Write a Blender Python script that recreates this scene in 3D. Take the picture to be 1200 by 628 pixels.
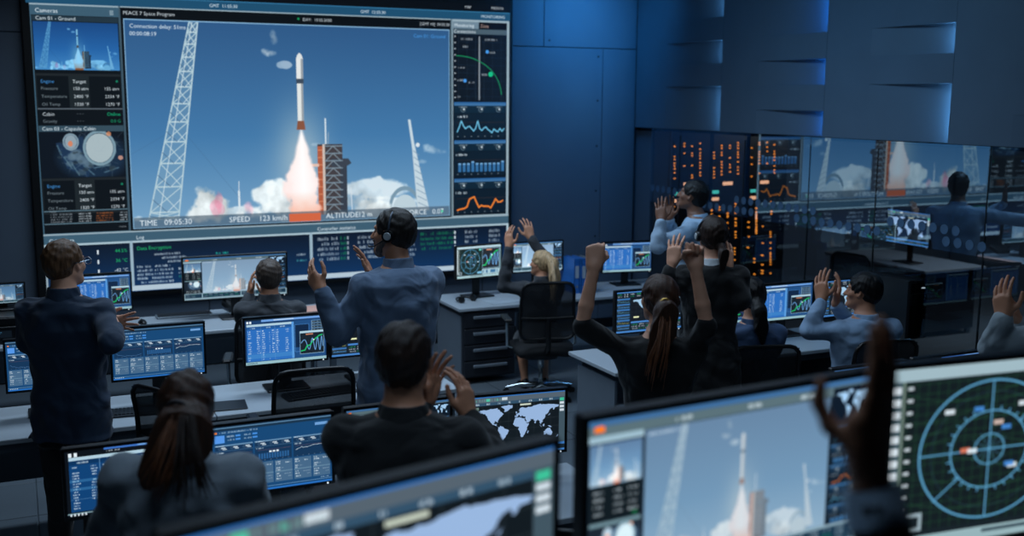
import bpy, math, random
import numpy as np
from mathutils import Vector, Matrix

for o in list(bpy.data.objects):
    bpy.data.objects.remove(o)
SC = bpy.context.scene
C = SC.collection
random.seed(7)
RNG = np.random.RandomState(7)

# ------------------------------------------------------------------ camera
CAM_H = 2.45
FPX = 1258.3
PITCH, ROLL, AZ = math.radians(9.038), math.radians(0.379), math.radians(24.838)
FW = Vector((math.sin(AZ) * math.cos(PITCH), math.cos(AZ) * math.cos(PITCH), -math.sin(PITCH)))
RT0 = Vector((math.cos(AZ), -math.sin(AZ), 0))
UP0 = RT0.cross(FW)
RT = RT0 * math.cos(ROLL) + UP0 * math.sin(ROLL)
UP = RT.cross(FW)
cam_data = bpy.data.cameras.new('camera')
cam = bpy.data.objects.new('camera', cam_data)
C.objects.link(cam)
cam.matrix_world = Matrix(((RT.x, UP.x, -FW.x, 0), (RT.y, UP.y, -FW.y, 0), (RT.z, UP.z, -FW.z, CAM_H), (0, 0, 0, 1)))
cam_data.sensor_fit = 'HORIZONTAL'
cam_data.sensor_width = 36
cam_data.lens = FPX * 36 / 1200
cam_data.clip_start = .05
cam_data.dof.use_dof = True
cam_data.dof.focus_distance = 5.6
cam_data.dof.aperture_fstop = 1.8
SC.camera = cam


def ray(x, y):
    return FW + RT * ((x - 600) / FPX) - UP * ((y - 314) / FPX)
def atD(x, y, d):
    return Vector((0, 0, CAM_H)) + ray(x, y) * d
def atY(x, y, Y):
    r = ray(x, y); return Vector((0, 0, CAM_H)) + r * (Y / r.y)
def atX(x, y, X):
    r = ray(x, y); return Vector((0, 0, CAM_H)) + r * (X / r.x)
def atZ(x, y, Z):
    r = ray(x, y); return Vector((0, 0, CAM_H)) + r * ((Z - CAM_H) / r.z)

# ------------------------------------------------------------------ world, view, room lights
world = bpy.data.worlds.new('world'); SC.world = world
world.use_nodes = True
world.node_tree.nodes['Background'].inputs[0].default_value = (.03, .05, .08, 1)
world.node_tree.nodes['Background'].inputs[1].default_value = .25
SC.view_settings.view_transform = 'Standard'
SC.view_settings.look = 'None'
SC.view_settings.exposure = 0
SC.view_settings.gamma = 1
SC.view_settings.use_curve_mapping = False
ROOM_TOP = 4.3


def area(name, loc, target, sx, sy, power, col, spread=180):
    l = bpy.data.lights.new(name, 'AREA'); l.shape = 'RECTANGLE'; l.size = sx; l.size_y = sy
    l.energy = power; l.color = col; l.spread = math.radians(spread)
    o = bpy.data.objects.new(name, l); C.objects.link(o); o.location = loc
    o.rotation_euler = (Vector(target) - Vector(loc)).to_track_quat('-Z', 'Y').to_euler()
    return o

# soft cool ceiling panels over the floor
area('ceiling_lamp_rear', (1.8, 7.6, 4.15), (1.8, 7.6, 0), 3.6, 1.0, 80, (.62, .80, 1), 140)
area('ceiling_lamp_middle', (2.6, 5.0, 4.15), (2.6, 5.0, 0), 3.5, .8, 30, (.60, .79, 1), 140)
area('ceiling_lamp_front', (1.0, 2.2, 4.15), (1.0, 2.6, 0), 3.0, .6, 15, (.55, .76, 1), 140)
# blue washer on the wall beside the screen
area('blue_wall_washer', (5.1, 8.9, 4.15), (5.35, 9.9, 2.9), .9, .2, 13, (.05, .40, 1), 75)
area('added_panel_fill', (3.4, 6.6, 3.9), (6.0, 6.6, 2.3), 1.6, .3, 10, (.26, .60, 1), 90)  # added unseen fill that brightens the panels in place of display light

# ------------------------------------------------------------------ materials
def lin(c):
    c = [v / 255 for v in c]
    return tuple((v / 12.92 if v <= .04045 else ((v + .055) / 1.055) ** 2.4) for v in c) + (1,)


MATS = {}
def mat(name, rgb, rough=.5, metal=0, var=.12, scale=8, bump=0, bscale=200, sheen=0, stretch=None, coat=0):
    """principled surface with a little procedural variation in colour and relief"""
    if name in MATS: return MATS[name]
    m = bpy.data.materials.new(name); m.use_nodes = True
    nt = m.node_tree; b = nt.nodes['Principled BSDF']
    b.inputs['Roughness'].default_value = rough; b.inputs['Metallic'].default_value = metal
    if sheen: b.inputs['Sheen Weight'].default_value = sheen
    if coat: b.inputs['Coat Weight'].default_value = coat
    tc = nt.nodes.new('ShaderNodeTexCoord')
    src = tc.outputs['Object']
    if stretch:
        mp = nt.nodes.new('ShaderNodeMapping'); mp.inputs['Scale'].default_value = stretch
        nt.links.new(src, mp.inputs[0]); src = mp.outputs[0]
    n = nt.nodes.new('ShaderNodeTexNoise'); n.inputs['Scale'].default_value = scale; n.inputs['Detail'].default_value = 4
    nt.links.new(src, n.inputs['Vector'])
    r = nt.nodes.new('ShaderNodeValToRGB'); c = lin(rgb)
    r.color_ramp.elements[0].position = .3; r.color_ramp.elements[1].position = .7
    r.color_ramp.elements[0].color = tuple(v * (1 - var) for v in c[:3]) + (1,)
    r.color_ramp.elements[1].color = tuple(min(1, v * (1 + var)) for v in c[:3]) + (1,)
    nt.links.new(n.outputs['Fac'], r.inputs[0]); nt.links.new(r.outputs[0], b.inputs['Base Color'])
    if bump:
        n2 = nt.nodes.new('ShaderNodeTexNoise'); n2.inputs['Scale'].default_value = bscale; n2.inputs['Detail'].default_value = 3
        nt.links.new(src, n2.inputs['Vector'])
        bp = nt.nodes.new('ShaderNodeBump'); bp.inputs['Strength'].default_value = bump; bp.inputs['Distance'].default_value = .003
        nt.links.new(n2.outputs['Fac'], bp.inputs['Height']); nt.links.new(bp.outputs[0], b.inputs['Normal'])
    MATS[name] = m
    return m


def emit(name, rgb, strength=1.0):
    if name in MATS: return MATS[name]
    m = bpy.data.materials.new(name); m.use_nodes = True; nt = m.node_tree
    nt.nodes.remove(nt.nodes['Principled BSDF'])
    e = nt.nodes.new('ShaderNodeEmission'); e.inputs[0].default_value = lin(rgb); e.inputs[1].default_value = strength
    nt.links.new(e.outputs[0], nt.nodes['Material Output'].inputs[0]); MATS[name] = m
    return m


# ------------------------------------------------------------------ object helpers
def meta(o, label=None, cat=None, group=None, kind=None):
    if label: o['label'] = label
    if cat: o['category'] = cat
    if group: o['group'] = group
    if kind: o['kind'] = kind
    return o


def thing(name, label, cat, loc=(0, 0, 0), rz=0, group=None):
    o = bpy.data.objects.new(name, None); C.objects.link(o); o.location = loc; o.rotation_euler = (0, 0, rz)
    o.empty_display_size = .1
    return meta(o, label, cat, group)


def link_mesh(name, me, mats, parent=None):
    for m in (mats if isinstance(mats, (list, tuple)) else [mats]): me.materials.append(m)
    o = bpy.data.objects.new(name, me); C.objects.link(o); o.parent = parent
    return o


class MB:
    """collects boxes, tubes, prisms; build() links them as one mesh object"""
    def __init__(s): s.v = []; s.f = []; s.sm = []
    def add(s, vs, fs, smooth=False):
        n = len(s.v); s.v += [tuple(v) for v in vs]; s.f += [[i + n for i in f] for f in fs]; s.sm += [smooth] * len(fs); return s
    def box(s, c, d, rot=None, bev=0.0):
        x, y, z = d[0] / 2, d[1] / 2, d[2] / 2
        b = min(bev, x * .9, y * .9, z * .9)
        if b <= 0:
            vs = [Vector((i * x, j * y, k * z)) for i in (-1, 1) for j in (-1, 1) for k in (-1, 1)]
            fs = [[0, 1, 3, 2], [4, 6, 7, 5], [0, 4, 5, 1], [2, 3, 7, 6], [0, 2, 6, 4], [1, 5, 7, 3]]
        else:
            vs = []; idx = {}
            for i in (-1, 1):
                for j in (-1, 1):
                    for k in (-1, 1):
                        for a in range(3):
                            p = [i * (x - b), j * (y - b), k * (z - b)]; p[a] = (i, j, k)[a] * (x, y, z)[a]
                            idx[(i, j, k, a)] = len(vs); vs.append(Vector(p))
            fs = []
            for a in range(3):
                u, w = [q for q in range(3) if q != a]
                for sg in (-1, 1):
                    q = []
                    for (su, sw) in ((-1, -1), (1, -1), (1, 1), (-1, 1)):
                        t = [0, 0, 0]; t[a] = sg; t[u] = su; t[w] = sw; q.append(idx[(*t, a)])
                    fs.append(q)
            for a in range(3):
                u, w = [q for q in range(3) if q != a]
                for su in (-1, 1):
                    for sw in (-1, 1):
                        def g(sa, ax):
                            t = [0, 0, 0]; t[a] = sa; t[u] = su; t[w] = sw; return idx[(*t, ax)]
                        fs.append([g(-1, u), g(1, u), g(1, w), g(-1, w)])
            for i in (-1, 1):
                for j in (-1, 1):
                    for k in (-1, 1): fs.append([idx[(i, j, k, a)] for a in range(3)])
            # orient outward
            nf = []
            for f in fs:
                n = (vs[f[1]] - vs[f[0]]).cross(vs[f[2]] - vs[f[0]]); ce = sum((vs[q] for q in f), Vector()) / len(f)
                nf.append(f if n.dot(ce) > 0 else f[::-1])
            fs = nf
        if rot is not None: vs = [rot @ v for v in vs]
        return s.add([v + Vector(c) for v in vs], fs)
    def tube(s, pts, r, n=10, caps=True, smooth=True):
        pts = [Vector(p) for p in pts]; rs = r if isinstance(r, (list, tuple)) else [r] * len(pts)
        vs = []; fs = []; prev = None
        for i, p in enumerate(pts):
            d = (pts[min(i + 1, len(pts) - 1)] - pts[max(i - 1, 0)]).normalized()
            if prev is None:
                a = Vector((0, 0, 1)) if abs(d.z) < .9 else Vector((1, 0, 0)); u = d.cross(a).normalized()
            else:
                u = (prev - d * prev.dot(d)).normalized()
            prev = u; w = d.cross(u)
            for k in range(n):
                t = 2 * math.pi * k / n; vs.append(p + (u * math.cos(t) + w * math.sin(t)) * rs[i])
        for i in range(len(pts) - 1):
            for k in range(n):
                k2 = (k + 1) % n; fs.append([i * n + k, i * n + k2, (i + 1) * n + k2, (i + 1) * n + k])
        s.add(vs, fs, smooth)
        if caps:
            s.add(vs[:n][::-1], [list(range(n))]); s.add(vs[-n:], [list(range(n))])
        return s
    def prism(s, poly, axis_from, axis_to):
        """poly: list of Vectors (a closed outline) given as offsets; swept from axis_from to axis_to"""
        n = len(poly); A = [Vector(axis_from) + Vector(p) for p in poly]; B = [Vector(axis_to) + Vector(p) for p in poly]
        return s.add(A + B, [list(range(n))[::-1], [n + i for i in range(n)]] + [[i, (i + 1) % n, n + (i + 1) % n, n + i] for i in range(n)])
    def mesh(s, name):
        me = bpy.data.meshes.new(name); me.from_pydata(s.v, [], s.f)
        me.polygons.foreach_set('use_smooth', s.sm); me.update(); return me
    def build(s, name, m, parent=None): return link_mesh(name, s.mesh(name), m, parent)


def copy_tree(o, parent=None, label=None):
    c = o.copy(); C.objects.link(c); c.parent = parent
    if label: c['label'] = label
    for ch in [q for q in KIDS.get(o.name, [])]:
        d = copy_tree(ch, c)
    return c


KIDS = {}
def index_kids():
    KIDS.clear()
    for o in bpy.data.objects:
        if o.parent: KIDS.setdefault(o.parent.name, []).append(o)
# ------------------------------------------------------------------ flat print for the displays, drawn in numpy
_TXT = {}
def text_tris(s):
    if s in _TXT: return _TXT[s]
    cu = bpy.data.curves.new('t', 'FONT'); cu.body = s; cu.resolution_u = 2; cu.size = 1
    ob = bpy.data.objects.new('t', cu); C.objects.link(ob)
    bpy.context.view_layer.update()
    me = ob.evaluated_get(bpy.context.evaluated_depsgraph_get()).to_mesh()
    me.calc_loop_triangles()
    v = np.empty(len(me.vertices) * 3); me.vertices.foreach_get('co', v); v = v.reshape(-1, 3)[:, :2]
    t = np.empty(len(me.loop_triangles) * 3, int); me.loop_triangles.foreach_get('vertices', t)
    res = v[t.reshape(-1, 3)] if len(t) else np.zeros((0, 3, 2))
    ob.evaluated_get(bpy.context.evaluated_depsgraph_get()).to_mesh_clear()
    bpy.data.objects.remove(ob); bpy.data.curves.remove(cu)
    _TXT[s] = res
    return res


def fbm(h, w, cells, seed, octaves=4):
    r = np.random.RandomState(seed); out = np.zeros((h, w), np.float32); amp = 1.; tot = 0
    for o in range(octaves):
        n = cells * 2 ** o; g = r.rand(n + 2, int(n * w / h) + 3).astype(np.float32)
        yy = np.linspace(0, n, h, endpoint=False); xx = np.linspace(0, n * w / h, w, endpoint=False)
        xx = np.minimum(xx, g.shape[1] - 1.001)
        yi = yy.astype(int); xi = xx.astype(int); fy = (yy - yi)[:, None]; fx = (xx - xi)[None]
        fy = fy * fy * (3 - 2 * fy); fx = fx * fx * (3 - 2 * fx)
        a = g[np.ix_(yi, xi)]; b = g[np.ix_(yi, xi + 1)]; c = g[np.ix_(yi + 1, xi)]; d = g[np.ix_(yi + 1, xi + 1)]
        out += amp * ((a * (1 - fx) + b * fx) * (1 - fy) + (c * (1 - fx) + d * fx) * fy); tot += amp; amp *= .5
    return out / tot


class Cv:
    def __init__(s, w, h, col=(0, 0, 0)):
        s.w, s.h = w, h; s.a = np.zeros((h, w, 3), np.float32); s.a[:] = np.array(col) / 255
        s.rg = np.random.RandomState(3)
    def _bb(s, x0, y0, x1, y1):
        return max(0, int(math.floor(x0))), max(0, int(math.floor(y0))), min(s.w, int(math.ceil(x1))), min(s.h, int(math.ceil(y1)))
    def _mix(s, X0, Y0, X1, Y1, m, col):
        if X1 <= X0 or Y1 <= Y0: return
        m = m[..., None]; s.a[Y0:Y1, X0:X1] = s.a[Y0:Y1, X0:X1] * (1 - m) + m * (np.array(col, np.float32) / 255)
    def rect(s, x0, y0, x1, y1, col, al=1.):
        X0, Y0, X1, Y1 = s._bb(x0, y0, x1, y1)
        if X1 <= X0 or Y1 <= Y0: return
        cx = np.clip(np.minimum(np.arange(X0, X1) + 1, x1) - np.maximum(np.arange(X0, X1), x0), 0, 1)
        cy = np.clip(np.minimum(np.arange(Y0, Y1) + 1, y1) - np.maximum(np.arange(Y0, Y1), y0), 0, 1)
        s._mix(X0, Y0, X1, Y1, cy[:, None] * cx[None] * al, col)
    def frame(s, x0, y0, x1, y1, t, col):
        s.rect(x0, y0, x1, y0 + t, col); s.rect(x0, y1 - t, x1, y1, col); s.rect(x0, y0, x0 + t, y1, col); s.rect(x1 - t, y0, x1, y1, col)
    def vgrad(s, x0, y0, x1, y1, c0, c1):
        X0, Y0, X1, Y1 = s._bb(x0, y0, x1, y1)
        t = np.clip((np.arange(Y0, Y1) - y0) / max(1, y1 - y0), 0, 1)[:, None, None]
        s.a[Y0:Y1, X0:X1] = (np.array(c0) * (1 - t) + np.array(c1) * t) / 255
    def seg(s, p, q, wd, col, al=1.):
        r = wd / 2 + 1
        X0, Y0, X1, Y1 = s._bb(min(p[0], q[0]) - r, min(p[1], q[1]) - r, max(p[0], q[0]) + r, max(p[1], q[1]) + r)
        if X1 <= X0 or Y1 <= Y0: return
        yy, xx = np.mgrid[Y0:Y1, X0:X1] + .5
        dx, dy = q[0] - p[0], q[1] - p[1]; L = dx * dx + dy * dy + 1e-9
        t = np.clip(((xx - p[0]) * dx + (yy - p[1]) * dy) / L, 0, 1)
        d = np.hypot(xx - p[0] - t * dx, yy - p[1] - t * dy)
        s._mix(X0, Y0, X1, Y1, np.clip(wd / 2 + .5 - d, 0, min(1, wd)) * al, col)
    def poly_line(s, pts, wd, col, al=1.):
        for a, b in zip(pts[:-1], pts[1:]): s.seg(a, b, wd, col, al)
    def ring(s, cx, cy, r, wd, col, al=1., ry=None):
        ry = ry or r; R = max(r, ry) + wd
        X0, Y0, X1, Y1 = s._bb(cx - R, cy - R, cx + R, cy + R)
        if X1 <= X0 or Y1 <= Y0: return
        yy, xx = np.mgrid[Y0:Y1, X0:X1] + .5
        d = np.hypot((xx - cx), (yy - cy) * r / ry)
        s._mix(X0, Y0, X1, Y1, np.clip(wd / 2 + .5 - abs(d - r), 0, 1) * al, col)
    def disc(s, cx, cy, r, col, al=1., ry=None, soft=1.):
        ry = ry or r; R = max(r, ry) + soft + 1
        X0, Y0, X1, Y1 = s._bb(cx - R, cy - R, cx + R, cy + R)
        if X1 <= X0 or Y1 <= Y0: return
        yy, xx = np.mgrid[Y0:Y1, X0:X1] + .5
        d = np.hypot((xx - cx), (yy - cy) * r / ry)
        s._mix(X0, Y0, X1, Y1, np.clip((r - d) / soft + .5, 0, 1) * al, col)
    def poly(s, pts, col, al=1., ss=2):
        P = np.array(pts, float); X0, Y0, X1, Y1 = s._bb(P[:, 0].min(), P[:, 1].min(), P[:, 0].max() + 1, P[:, 1].max() + 1)
        if X1 <= X0 or Y1 <= Y0: return
        yy = (np.arange((Y1 - Y0) * ss) + .5) / ss + Y0; xx = (np.arange((X1 - X0) * ss) + .5) / ss + X0
        m = np.zeros((len(yy), len(xx)), bool)
        for (ax, ay), (bx, by) in zip(P, np.roll(P, -1, 0)):
            if ay == by: continue
            c = ((ay <= yy) & (yy < by)) | ((by <= yy) & (yy < ay))
            xi = ax + (yy - ay) * (bx - ax) / (by - ay)
            m ^= c[:, None] & (xx[None] < xi[:, None])
        m = m.reshape(Y1 - Y0, ss, X1 - X0, ss).mean((1, 3)); s._mix(X0, Y0, X1, Y1, m * al, col)
    def text(s, st, x, y, size, col, al=1., right=False, center=False):
        """y is the baseline; size the em height in px"""
        T = text_tris(st)
        if not len(T): return
        size = size * .88; T = T * np.array([size, -size]); w = T[..., 0].max()
        ox = x - w if right else (x - w / 2 if center else x)
        T = T + np.array([ox, y]); ss = 3 if size < 40 else 2
        X0, Y0, X1, Y1 = s._bb(T[..., 0].min(), T[..., 1].min(), T[..., 0].max() + 1, T[..., 1].max() + 1)
        if X1 <= X0 or Y1 <= Y0: return
        H, W = (Y1 - Y0) * ss, (X1 - X0) * ss; m = np.zeros((H, W), bool)
        T = (T - np.array([X0, Y0])) * ss
        for t in T:
            x0 = max(0, int(t[:, 0].min())); x1 = min(W, int(t[:, 0].max()) + 2); y0 = max(0, int(t[:, 1].min())); y1 = min(H, int(t[:, 1].max()) + 2)
            if x1 <= x0 or y1 <= y0: continue
            px = np.arange(x0, x1)[None] + .5; py = np.arange(y0, y1)[:, None] + .5
            (ax, ay), (bx, by), (cx, cy) = t
            e0 = (bx - ax) * (py - ay) - (by - ay) * (px - ax); e1 = (cx - bx) * (py - by) - (cy - by) * (px - bx); e2 = (ax - cx) * (py - cy) - (ay - cy) * (px - cx)
            m[y0:y1, x0:x1] |= ((e0 >= 0) & (e1 >= 0) & (e2 >= 0)) | ((e0 <= 0) & (e1 <= 0) & (e2 <= 0))
        s._mix(X0, Y0, X1, Y1, m.reshape(Y1 - Y0, ss, X1 - X0, ss).mean((1, 3)) * al, col)
    def scrib(s, x0, y0, x1, y1, col, al=.8, dens=.62):
        """an unreadable run of small print"""
        w = max(1.2, (y1 - y0) * .42); x = x0
        while x < x1 - w * .5:
            if s.rg.rand() < dens + .2:
                k = s.rg.rand(); a = al * (.55 + .45 * s.rg.rand())
                s.rect(x, y0 + (y1 - y0) * .25 * (k > .5), x + w * .8, y1, col, a)
            x += w * (1.05 if s.rg.rand() < .85 else 1.7)
    def blit(s, src, x0, y0, x1, y1):
        X0, Y0, X1, Y1 = int(x0), int(y0), int(x1), int(y1)
        ys = ((np.arange(Y0, Y1) + .5 - y0) / (y1 - y0) * src.shape[0]).astype(int).clip(0, src.shape[0] - 1)
        xs = ((np.arange(X0, X1) + .5 - x0) / (x1 - x0) * src.shape[1]).astype(int).clip(0, src.shape[1] - 1)
        s.a[Y0:Y1, X0:X1] = src[np.ix_(ys, xs)]
    def image(s, name):
        im = bpy.data.images.new(name, s.w, s.h, alpha=False)
        b = np.ones((s.h, s.w, 4), np.float32); b[..., :3] = np.clip(s.a[::-1], 0, 1)
        im.pixels.foreach_set(b.ravel()); im.update(); im.pack()
        return im


WHITE = (226, 238, 246); GREEN = (32, 190, 110); BLUE = (70, 140, 220); ORANGE = (238, 130, 48)


def launch(w, h, hud=True):
    """the lift-off picture: sky, lattice tower, rocket on its flame, service tower, thin mast, smoke"""
    c = Cv(w, h); X = lambda u: u * w; Y = lambda v: v * h
    c.vgrad(0, 0, w, h * .55, (46, 88, 134), (66, 120, 168)); c.vgrad(0, h * .55, w, h, (66, 120, 168), (122, 166, 200))
    yy, xx = np.mgrid[0:h, 0:w].astype(np.float32); u = xx / w; v = yy / h
    glow = np.exp(-(((u - .505) / .075) ** 2 + ((v - .68) / .24) ** 2)) * .5
    c.a = c.a * (1 - glow[..., None]) + glow[..., None] * np.array([.86, .88, .84], np.float32)
    n = fbm(h, w, 5, 11, 5); n2 = fbm(h, w, 10, 5, 5)
    def cloud(cx, cy, rx, ry, k, tint=(.90, .94, .95)):
        d = ((u - cx) / rx) ** 2 + ((v - cy) / ry) ** 2
        m = np.clip((.85 - d + (n - .5) * 3.2 + (n2 - .5) * 2.4) * 2.2, 0, 1) * k * np.clip(3.2 - d, 0, 1)
        sh = np.clip(.62 + .75 * n2, 0, 1.08)[..., None]
        c.a = c.a * (1 - m[..., None]) + m[..., None] * np.clip(np.array(tint, np.float32) * sh, 0, 1)
    for a in ((.74, .84, .13, .055, .75), (.67, .90, .06, .04, .6), (.95, .64, .05, .035, .45), (.90, .70, .03, .02, .3), (.78, .93, .14, .05, .75), (.43, .07, .02, .05, .4), (.41, .14, .035, .03, .65), (.455, .2, .022, .02, .5), (.55, .60, .02, .01, .2), (.30, .93, .4, .025, .7), (.61, .66, .02, .02, .3), (.05, .95, .1, .03, .6)): cloud(*a)
    # steam clouds on the ground
    for a in ((.21, .87, .055, .10, 1), (.17, .93, .06, .06, 1), (.245, .91, .04, .07, 1)): cloud(*a)
    cloud(.248, .86, .014, .05, .5, (1.0, .62, .74)); cloud(.240, .91, .016, .05, .5, (1.0, .60, .72)); cloud(.256, .92, .012, .03, .45, (1.0, .66, .76))
    for a in ((.40, .89, .055, .08, .95), (.36, .94, .06, .05, .95), (.44, .9, .04, .1, .9)): cloud(*a)
    cloud(.34, .93, .02, .05, .5, (1., .7, .78))
    # dome and far structures
    c.ring(X(.842), Y(.95), X(.05), X(.010), (120, 150, 170), ry=Y(.11)); c.disc(X(.842), Y(.96), X(.042), (188, 208, 218), ry=Y(.085)); cloud(.76, .95, .05, .045, .9)
    c.seg((X(.31), Y(.95)), (X(.31), Y(.83)), w * .006, (215, 228, 235)); c.seg((X(.31), Y(.83)), (X(.311), Y(.78)), w * .0025, (200, 215, 225))
    c.seg((X(.665), Y(.95)), (X(.662), Y(.83)), w * .004, (210, 222, 230), .8)
    # guy wires
    c.seg((X(.15), Y(.52)), (X(.31), Y(.86)), .9, (60, 90, 120), .6); c.seg((X(.15), Y(.5)), (X(0), Y(.64)), .9, (60, 90, 120), .5)
    # lattice tower
    col = (178, 204, 214); tl, tr, bl, br = .183, .207, .045, .130
    L = lambda t: (X(tl + (bl - tl) * t), Y(t * .955)); Rr = lambda t: (X(tr + (br - tr) * t), Y(t * .955))
    c.poly([L(0), Rr(0), Rr(1), L(1)], (128, 164, 188), .45)
    lw = max(1, w * .0027)
    ts = [0]; st = .055
    while ts[-1] < 1: ts.append(min(1, ts[-1] + st)); st *= 1.09
    for t in (0, 1):
        pass
    c.seg(L(0), L(1), lw * 1.5, col); c.seg(Rr(0), Rr(1), lw * 1.5, col)
    for a, b in zip(ts[:-1], ts[1:]):
        m = (a + b) / 2; mid = ((L(m)[0] + Rr(m)[0]) / 2, L(m)[1])
        c.seg(L(a), Rr(b), lw, col); c.seg(Rr(a), L(b), lw, col); c.seg(L(b), Rr(b), lw * 1.6, col)
        c.seg(L(m), (mid[0], L(b)[1]), lw * .8, (70, 100, 130), .8); c.seg(Rr(m), (mid[0], L(b)[1]), lw * .8, (210, 226, 232), .8)
        c.seg(((L(a)[0] * 2 + Rr(a)[0]) / 3, L(a)[1]), ((L(b)[0] * 2 + Rr(b)[0]) / 3, L(b)[1]), lw, (205, 222, 228), .8)
    # white thin tower on the right
    c.poly([(X(.855), Y(.475)), (X(.864), Y(.475)), (X(.876), Y(.60)), (X(.928), Y(.965)), (X(.886), Y(.965)), (X(.868), Y(.62))], (196, 214, 224))
    for k in range(9):
        t = .64 + k * .035; xo = .871 + (t - .62) * .06; c.seg((X(xo), Y(t)), (X(xo + .02 + (t - .62) * .04), Y(t + .025)), lw, (120, 150, 175), .8)
    c.disc(X(.888), Y(.61), w * .007, (215, 226, 232))
    # service tower
    c.seg((X(.583), Y(.62)), (X(.583), Y(.47)), w * .0045, (215, 228, 235)); c.seg((X(.590), Y(.6)), (X(.592), Y(.54)), w * .002, (150, 170, 185))
    c.rect(X(.556), Y(.60), X(.636), Y(.965), (66, 62, 66)); c.rect(X(.556), Y(.61), X(.578), Y(.965), (176, 92, 62)); c.rect(X(.572), Y(.60), X(.580), Y(.965), (205, 190, 180))
    c.rect(X(.628), Y(.70), X(.650), Y(.965), (54, 62, 74)); c.poly([(X(.60), Y(.675)), (X(.655), Y(.675)), (X(.665), Y(.70)), (X(.64), Y(.725)), (X(.60), Y(.715))], (58, 66, 78))
    for k in range(9):
        t = .61 + k * .038
        c.seg((X(.58), Y(t)), (X(.635), Y(t)), lw * 1.3, (120, 140, 155)); c.seg((X(.582), Y(t + .038)), (X(.606), Y(t)), lw, (130, 148, 160)); c.seg((X(.606), Y(t)), (X(.63), Y(t + .038)), lw, (130, 148, 160))
        c.seg((X(.558), Y(t + .02)), (X(.57), Y(t + .02)), lw, (230, 150, 110), .8)
    c.rect(X(.53), Y(.70), X(.56), Y(.715), (225, 190, 175))
    # exhaust column
    wob = (n2 - .5) * .07 * np.clip((v - .58) * 5, 0, 1) + (n - .5) * .05 * np.clip((v - .6) * 4, 0, 1)
    half = np.interp(v, [.52, .56, .62, .70, .80, .97], [.006, .013, .022, .034, .052, .056]) + wob
    cxl = np.interp(v, [.52, .97], [.506, .512])
    e = (half - abs(u - cxl)) / .010; m = np.clip(e, 0, 1) * (v > .515) * (v < .965)
    core = np.clip(1 - abs(u - cxl) / np.maximum(half, .001), 0, 1)
    colr = np.stack([np.full_like(u, 1.), .84 + .16 * core ** .35, .83 + .17 * core ** .4], -1)
    lowt = np.clip((v - .84) / .13, 0, 1)[..., None] * (.25 + .8 * n2[..., None])
    colr = colr * (1 - np.clip(lowt, 0, 1)) + np.clip(lowt, 0, 1) * np.array([.95, .50, .33])
    c.a = c.a * (1 - m[..., None]) + m[..., None] * colr
    c.rect(X(.462), Y(.955), X(.562), Y(1), (236, 104, 58))
    # rocket
    c.rect(X(.4965), Y(.29), X(.5155), Y(.515), (226, 230, 228)); c.rect(X(.509), Y(.29), X(.5155), Y(.515), (150, 158, 164))
    c.rect(X(.4955), Y(.165), X(.5165), Y(.275), (228, 231, 230)); c.rect(X(.5095), Y(.165), X(.5165), Y(.275), (150, 158, 165))
    c.poly([(X(.4955), Y(.168)), (X(.499), Y(.150)), (X(.506), Y(.138)), (X(.513), Y(.150)), (X(.5165), Y(.168))], (222, 226, 226))
    c.rect(X(.4945), Y(.268), X(.5175), Y(.292), (60, 74, 90)); c.poly([(X(.496), Y(.48)), (X(.516), Y(.48)), (X(.520), Y(.525)), (X(.492), Y(.525))], (136, 84, 62))
    if hud:
        c.rect(0, Y(.945), w, h, (66, 84, 100), .62); c.rect(X(.462), Y(.955), X(.562), Y(1), (236, 104, 58), .75)
        s = h * .044; b = Y(.985)
        c.text('TIME   09:05:30', X(.018), b, s, WHITE); c.text('SPEED    123 km/h', X(.278), b, s, WHITE); c.text('ALTITUDE', X(.579), b, s, WHITE)
        c.text('112 m', X(.672), b, s, WHITE); c.text('G-FORCE   0.07', X(.82), b, s, WHITE); c.disc(X(.972), Y(.972), w * .004, (90, 220, 170))
        s = h * .030
        c.text('Connection delay: 51ms', X(.016), Y(.040), s, WHITE); c.text('00:00:08:19', X(.015), Y(.075), s, WHITE)
        c.text('Cam 01: Ground', X(.985), Y(.045), s, (70, 150, 225), right=True)
        c.frame(0, 0, w, h, max(1, h * .004), (130, 175, 210))
    return c.a


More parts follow.
